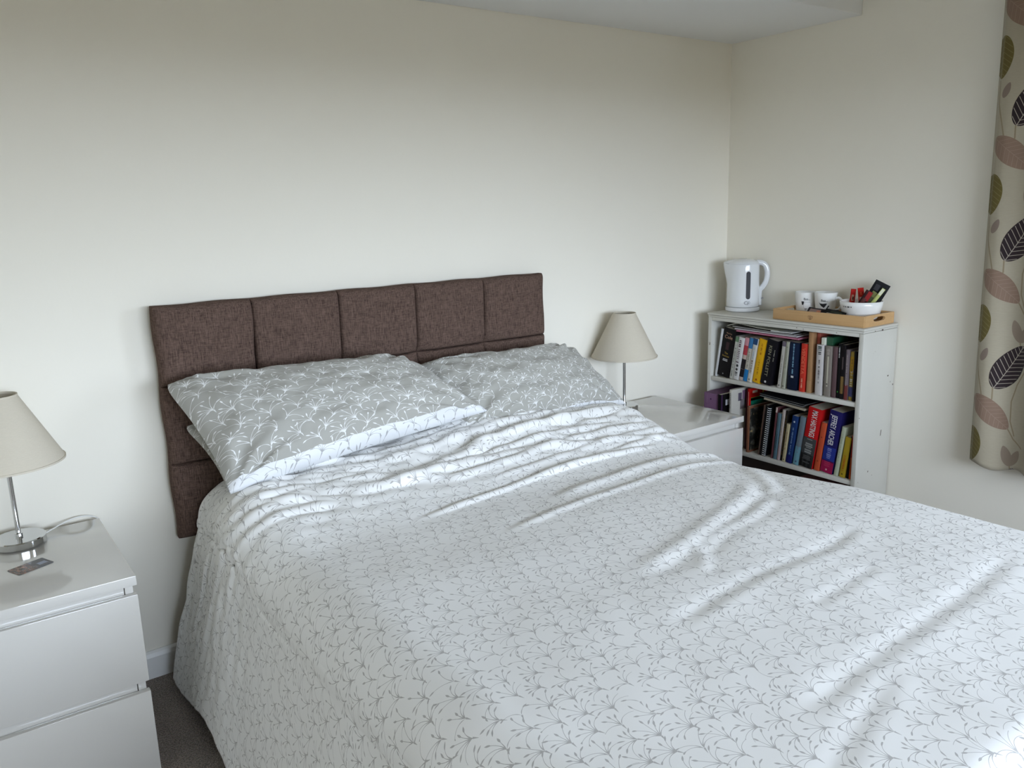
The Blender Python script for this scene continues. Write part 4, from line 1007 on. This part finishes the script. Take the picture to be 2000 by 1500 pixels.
# bowl
bx, by = -.097, -.742
bw = thing('bowl', 'white bowl with black lettering holding sachets on the tray', 'bowl', (bx, by, tz))
rb_ = .078
obj('bowl_body', lathe([(0, 0), (.040, 0), (.043, .003), (.060, .012), (.071, .034), (.0770, .062), (.0785, .078), (.0770, .0785), (.0750, .076), (.0725, .061), (.066, .034), (.054, .014), (0, .009)], 72), CER, bw, True, local=True)
BR = lambda z: .071 + (z-.034)*.21
q = marks(-.020, .018, .006, 77, .0045); obj('lettering', cylmap(q, BR, import_dir-.75, .060, .0014), INK, bw, local=True)
def sachet(label, cx, cy, cz, w_, h_, rot, rgb, group, deco=None, cat='sachet', name='sachet', th=.0030):
    """sealed packet: puffed middle, crimped ends"""
    t = thing(name, label, cat, (cx, cy, cz), group=group, rot=rot)
    n, m_ = 9, 13; u = np.linspace(-1, 1, n); v = np.linspace(-1, 1, m_); U, V = np.meshgrid(u, v, indexing='ij')
    hgt = th*(1-np.abs(U)**2.5)*np.clip(1-np.abs(V)**6, 0, 1) + .0003
    for s in (1, -1):
        P = np.stack([U*w_/2, -s*hgt + .0006*np.sin(U*4+V*3), V*h_/2], -1)
        me = grid_mesh(P, None, flip=s < 0); me.materials.append(cov(rgb)); o = bpy.data.objects.new('packet_side', me); C.objects.link(o); o.parent = t
        if s == 1 and deco:
            for k_, (u0, u1, v0, v1, c_) in enumerate(deco):
                nn = 7; uu = np.linspace(u0, u1, nn); vv = np.linspace(v0, v1, nn); UU, VV = np.meshgrid(uu, vv, indexing='ij')
                hg = th*(1-np.abs(UU)**2.5)*np.clip(1-np.abs(VV)**6, 0, 1) + .0006 + .0003*k_
                me = grid_mesh(np.stack([UU*w_/2, -hg + .0006*np.sin(UU*4+VV*3), VV*h_/2], -1)); me.materials.append(cov(c_)); o = bpy.data.objects.new('printed_patch', me); C.objects.link(o); o.parent = t
    return t
fz = import_dir + PI/2     # packets face the room
GS = 'sachets in the bowl'
sachet('small red sachet, left of two standing at the back of the bowl', bx+.030, by+.062-.006, tz+.088, .019, .060, (0, .06, fz), (186, 34, 30), GS, [(-.5, .45, -.55, .25, (206, 150, 130)), (-.1, .35, -.4, 0, (60, 20, 20))])
sachet('small red sachet, right of two standing at the back of the bowl', bx+.036, by+.030-.006, tz+.092, .022, .064, (0, -.12, fz), (204, 38, 28), GS, [(-.6, .5, -.8, -.1, (214, 170, 160)), (-.3, .3, .1, .5, (230, 90, 60))])
sachet('dark red and black sachet leaning right in the bowl', bx-.012, by-.020, tz+.086, .028, .072, (0, .50, fz), (52, 26, 26), GS, [(-.2, .95, -.1, .95, (150, 36, 36)), (-.6, .4, -.8, .1, (90, 50, 46))])
sachet('olive green sachet leaning right in the bowl', bx+.010, by-.030, tz+.082, .028, .070, (0, .62, fz), (116, 116, 66), GS, [(-.5, .6, -.4, .4, (70, 70, 44))])
sachet('large black sachet standing tallest in the bowl', bx+.028, by-.044, tz+.106, .058, .094, (0, .48, fz), (22, 21, 24), GS, [(-.7, -.1, .2, .7, (58, 56, 60))])
sachet('pale green stick packet leaning in front of the large black sachet', bx+.018, by-.052, tz+.092, .013, .082, (0, .60, fz), (190, 196, 120), GS, [(-.8, .8, .3, .95, (226, 226, 200))], th=.002)
GP = 'packets lying in the front of the tray'
sachet('dark packet with a peach picture lying in the tray below the second mug', -.186, -.606, tz+.027, .090, .046, (-.75, .05, -PI/2-.05), (34, 28, 34), GP, [(-.75, .35, -.6, .7, (150, 126, 118)), (.0, .4, -.5, .5, (196, 128, 98))])
sachet('black packet with a beige picture lying in the tray in front of the bowl', -.194, -.688, tz+.027, .090, .044, (-.75, .12, -PI/2-.02), (26, 26, 26), GP, [(-.7, .35, -.8, .15, (158, 148, 132)), (-.4, .7, .3, .7, (54, 60, 48))])
tag(obj('teabag_packet', box(-.165, -.10, -.65, -.635, tz+.0002, tz+.035, .001), mat('navy_packet', srgb(24, 26, 44), .4, var=.1)), 'navy packet standing in the tray between the mugs and the bowl', 'packet')

# ------------------------------------------------------------------ curtain
def curtain_mat():
    m, t, b = shell('leaf_print_curtain')
    u, v, _ = sepxy(t, coord(t, 'UV'))          # u = distance along the wall, v = height
    per = .435
    vv = (v - .24).pmod(per) + .24              # one repeat: heights .24 .. .675
    uu = (u - 1.145).pmod(.300) + 1.145
    base = mixc(t, noise(t, scaled(t, coord(t, 'UV'), (60, 300, 1)), 1, 3), (.37, .325, .24), (.43, .38, .285))
    cur = [base]
    def leaf(x0, y0, x1, y1, hw, col, veins=None, wrap=True, fat=.85):
        for dy in ((0, per, -per) if wrap else (0,)):
            if (min(y0, y1)+dy-hw > .675) or (max(y0, y1)+dy+hw < .24): continue
            L = math.hypot(x1-x0, y1-y0); ex, ey = (x1-x0)/L, (y1-y0)/L
            px, py = uu - x0, vv - (y0+dy)
            l = (px*ex + py*ey)/L; w_ = (py*ex - px*ey)
            lc = l.max(0.0001).min(.9999)
            h = ((lc.pw(fat))*PI).sin().max(0.).pw(.62)*hw*.94
            ins = w_.abs().lt(h)*l.gt(0.)*l.lt(1.)
            c = col
            if veins:
                st = ((l*L - w_.abs()*.75)/.0165).fract().lt(.13)
                mid = w_.abs().lt(.0011)
                c = mixc(t, st.max(mid)*w_.abs().lt(h*.93), col, veins)
            cur[0] = mixc(t, ins, cur[0], c)
    def stem(pts, wd=.0021, col=(.27, .215, .135)):
        for p, q in zip(pts, pts[1:]):
            for dy in (0, per, -per):
                y0, y1 = p[1]+dy, q[1]+dy
                if min(y0, y1) > .68 or max(y0, y1) < .235: continue
                dx, dy2 = q[0]-p[0], y1-y0; l2 = dx*dx+dy2*dy2
                px, py = uu-p[0], vv-y0
                s_ = ((px*dx+py*dy2)/l2).max(0.).min(1.)
                ax, ay = px - s_*dx, py - s_*dy2
                cur[0] = mixc(t, (ax*ax+ay*ay).lt(wd*wd), cur[0], col)
    stem([(1.187, .432), (1.190, .36), (1.207, .29), (1.215, .255)])
    stem([(1.247, .286), (1.2475, .25), (1.243, .225)])
    stem([(1.298, .585), (1.320, .548), (1.352, .520)])
    stem([(1.346, .80), (1.318, .74), (1.303, .68), (1.305, .61), (1.322, .56)])
    stem([(1.315, .452), (1.318, .435)])
    leaf(1.249, .287, 1.330, .440, .046, (.022, .012, .014), (.38, .33, .27))
    leaf(1.187, .688, 1.300, .583, .040, (.25, .165, .118), (.30, .21, .155))
    leaf(1.192, .572, 1.190, .438, .037, (.135, .105, .026), (.21, .17, .065))
    leaf(1.315, .450, 1.290, .524, .017, (.25, .195, .145)); leaf(1.317, .450, 1.343, .508, .016, (.25, .195, .145))
    leaf(1.203, .378, 1.222, .424, .012, (.23, .175, .14))
    t.links.new(cur[0], b.inputs['Base Color']); b.inputs['Roughness'].default_value = .7; b.inputs['Sheen Weight'].default_value = .2; b.inputs['Specular IOR Level'].default_value = .25
    # thin cloth lets some daylight through
    b2 = t.nodes.new('ShaderNodeBsdfTranslucent'); t.links.new(cur[0], b2.inputs[0]); mx_ = t.nodes.new('ShaderNodeMixShader'); mx_.inputs[0].default_value = .12
    o = [n for n in t.nodes if n.type == 'OUTPUT_MATERIAL'][0]
    t.links.new(b.outputs[0], mx_.inputs[1]); t.links.new(b2.outputs[0], mx_.inputs[2]); t.links.new(mx_.outputs[0], o.inputs[0])
    bump(t, b, noise(t, scaled(t, coord(t, 'UV'), (900, 900, 1)), 1, 2), .1, .001)
    return m
cn, cm = 160, 120
s = np.linspace(0, .50, cn); z = np.linspace(.437, 2.24, cm); S, Zc = np.meshgrid(s, z, indexing='ij')
Ye = -1.181 + .026*(Zc-.437)/1.56
fold = (.008+.034*smooth01((S-.17)/.1))*np.sin(S*2*PI/.16 - .3)*smooth01(S/.05) - .020*np.exp(-(S/.012)**2)
Xx = -.085 - fold - .006*np.sin(S*23+Zc*2)
Yy = Ye - S*.92
zb = Zc + (.010*np.sin(S*2*PI/.16+.9))*(1-(Zc-.437)/1.8)*np.exp(-(Zc-.437)/.15)
me = grid_mesh(np.stack([Xx, Yy, zb], -1), np.stack([-(Yy) + (Ye+1.181)*.75, Zc], -1))
cur = thing('curtain', 'cream curtain with brown, pink and olive leaves hanging at the right edge', 'curtain', (-.085, -1.4, .437))
o = mobj('curtain_cloth', me, curtain_mat(), cur); md = o.modifiers.new('t', 'SOLIDIFY'); md.thickness = .0015
obj('curtain_pole', (lambda b: (b.transform(Matrix.Translation((-.09, -2.2, 2.265)) @ Matrix.Rotation(PI/2, 4, 'X') @ Matrix.Translation((0, 0, -1.08))), b)[1])(lathe([(0, 0), (.02, .005), (.012, .03), (.012, 2.13), (.02, 2.155), (0, 2.16)], 20)), mat('dark_pole', (.05, .04, .035), .4), cur, smooth='auto')
for yy in (-1.20, -3.15): obj('bracket', box(-.085, -.0005, yy-.008, yy+.008, 2.245, 2.256), mat('dark_pole'), cur)
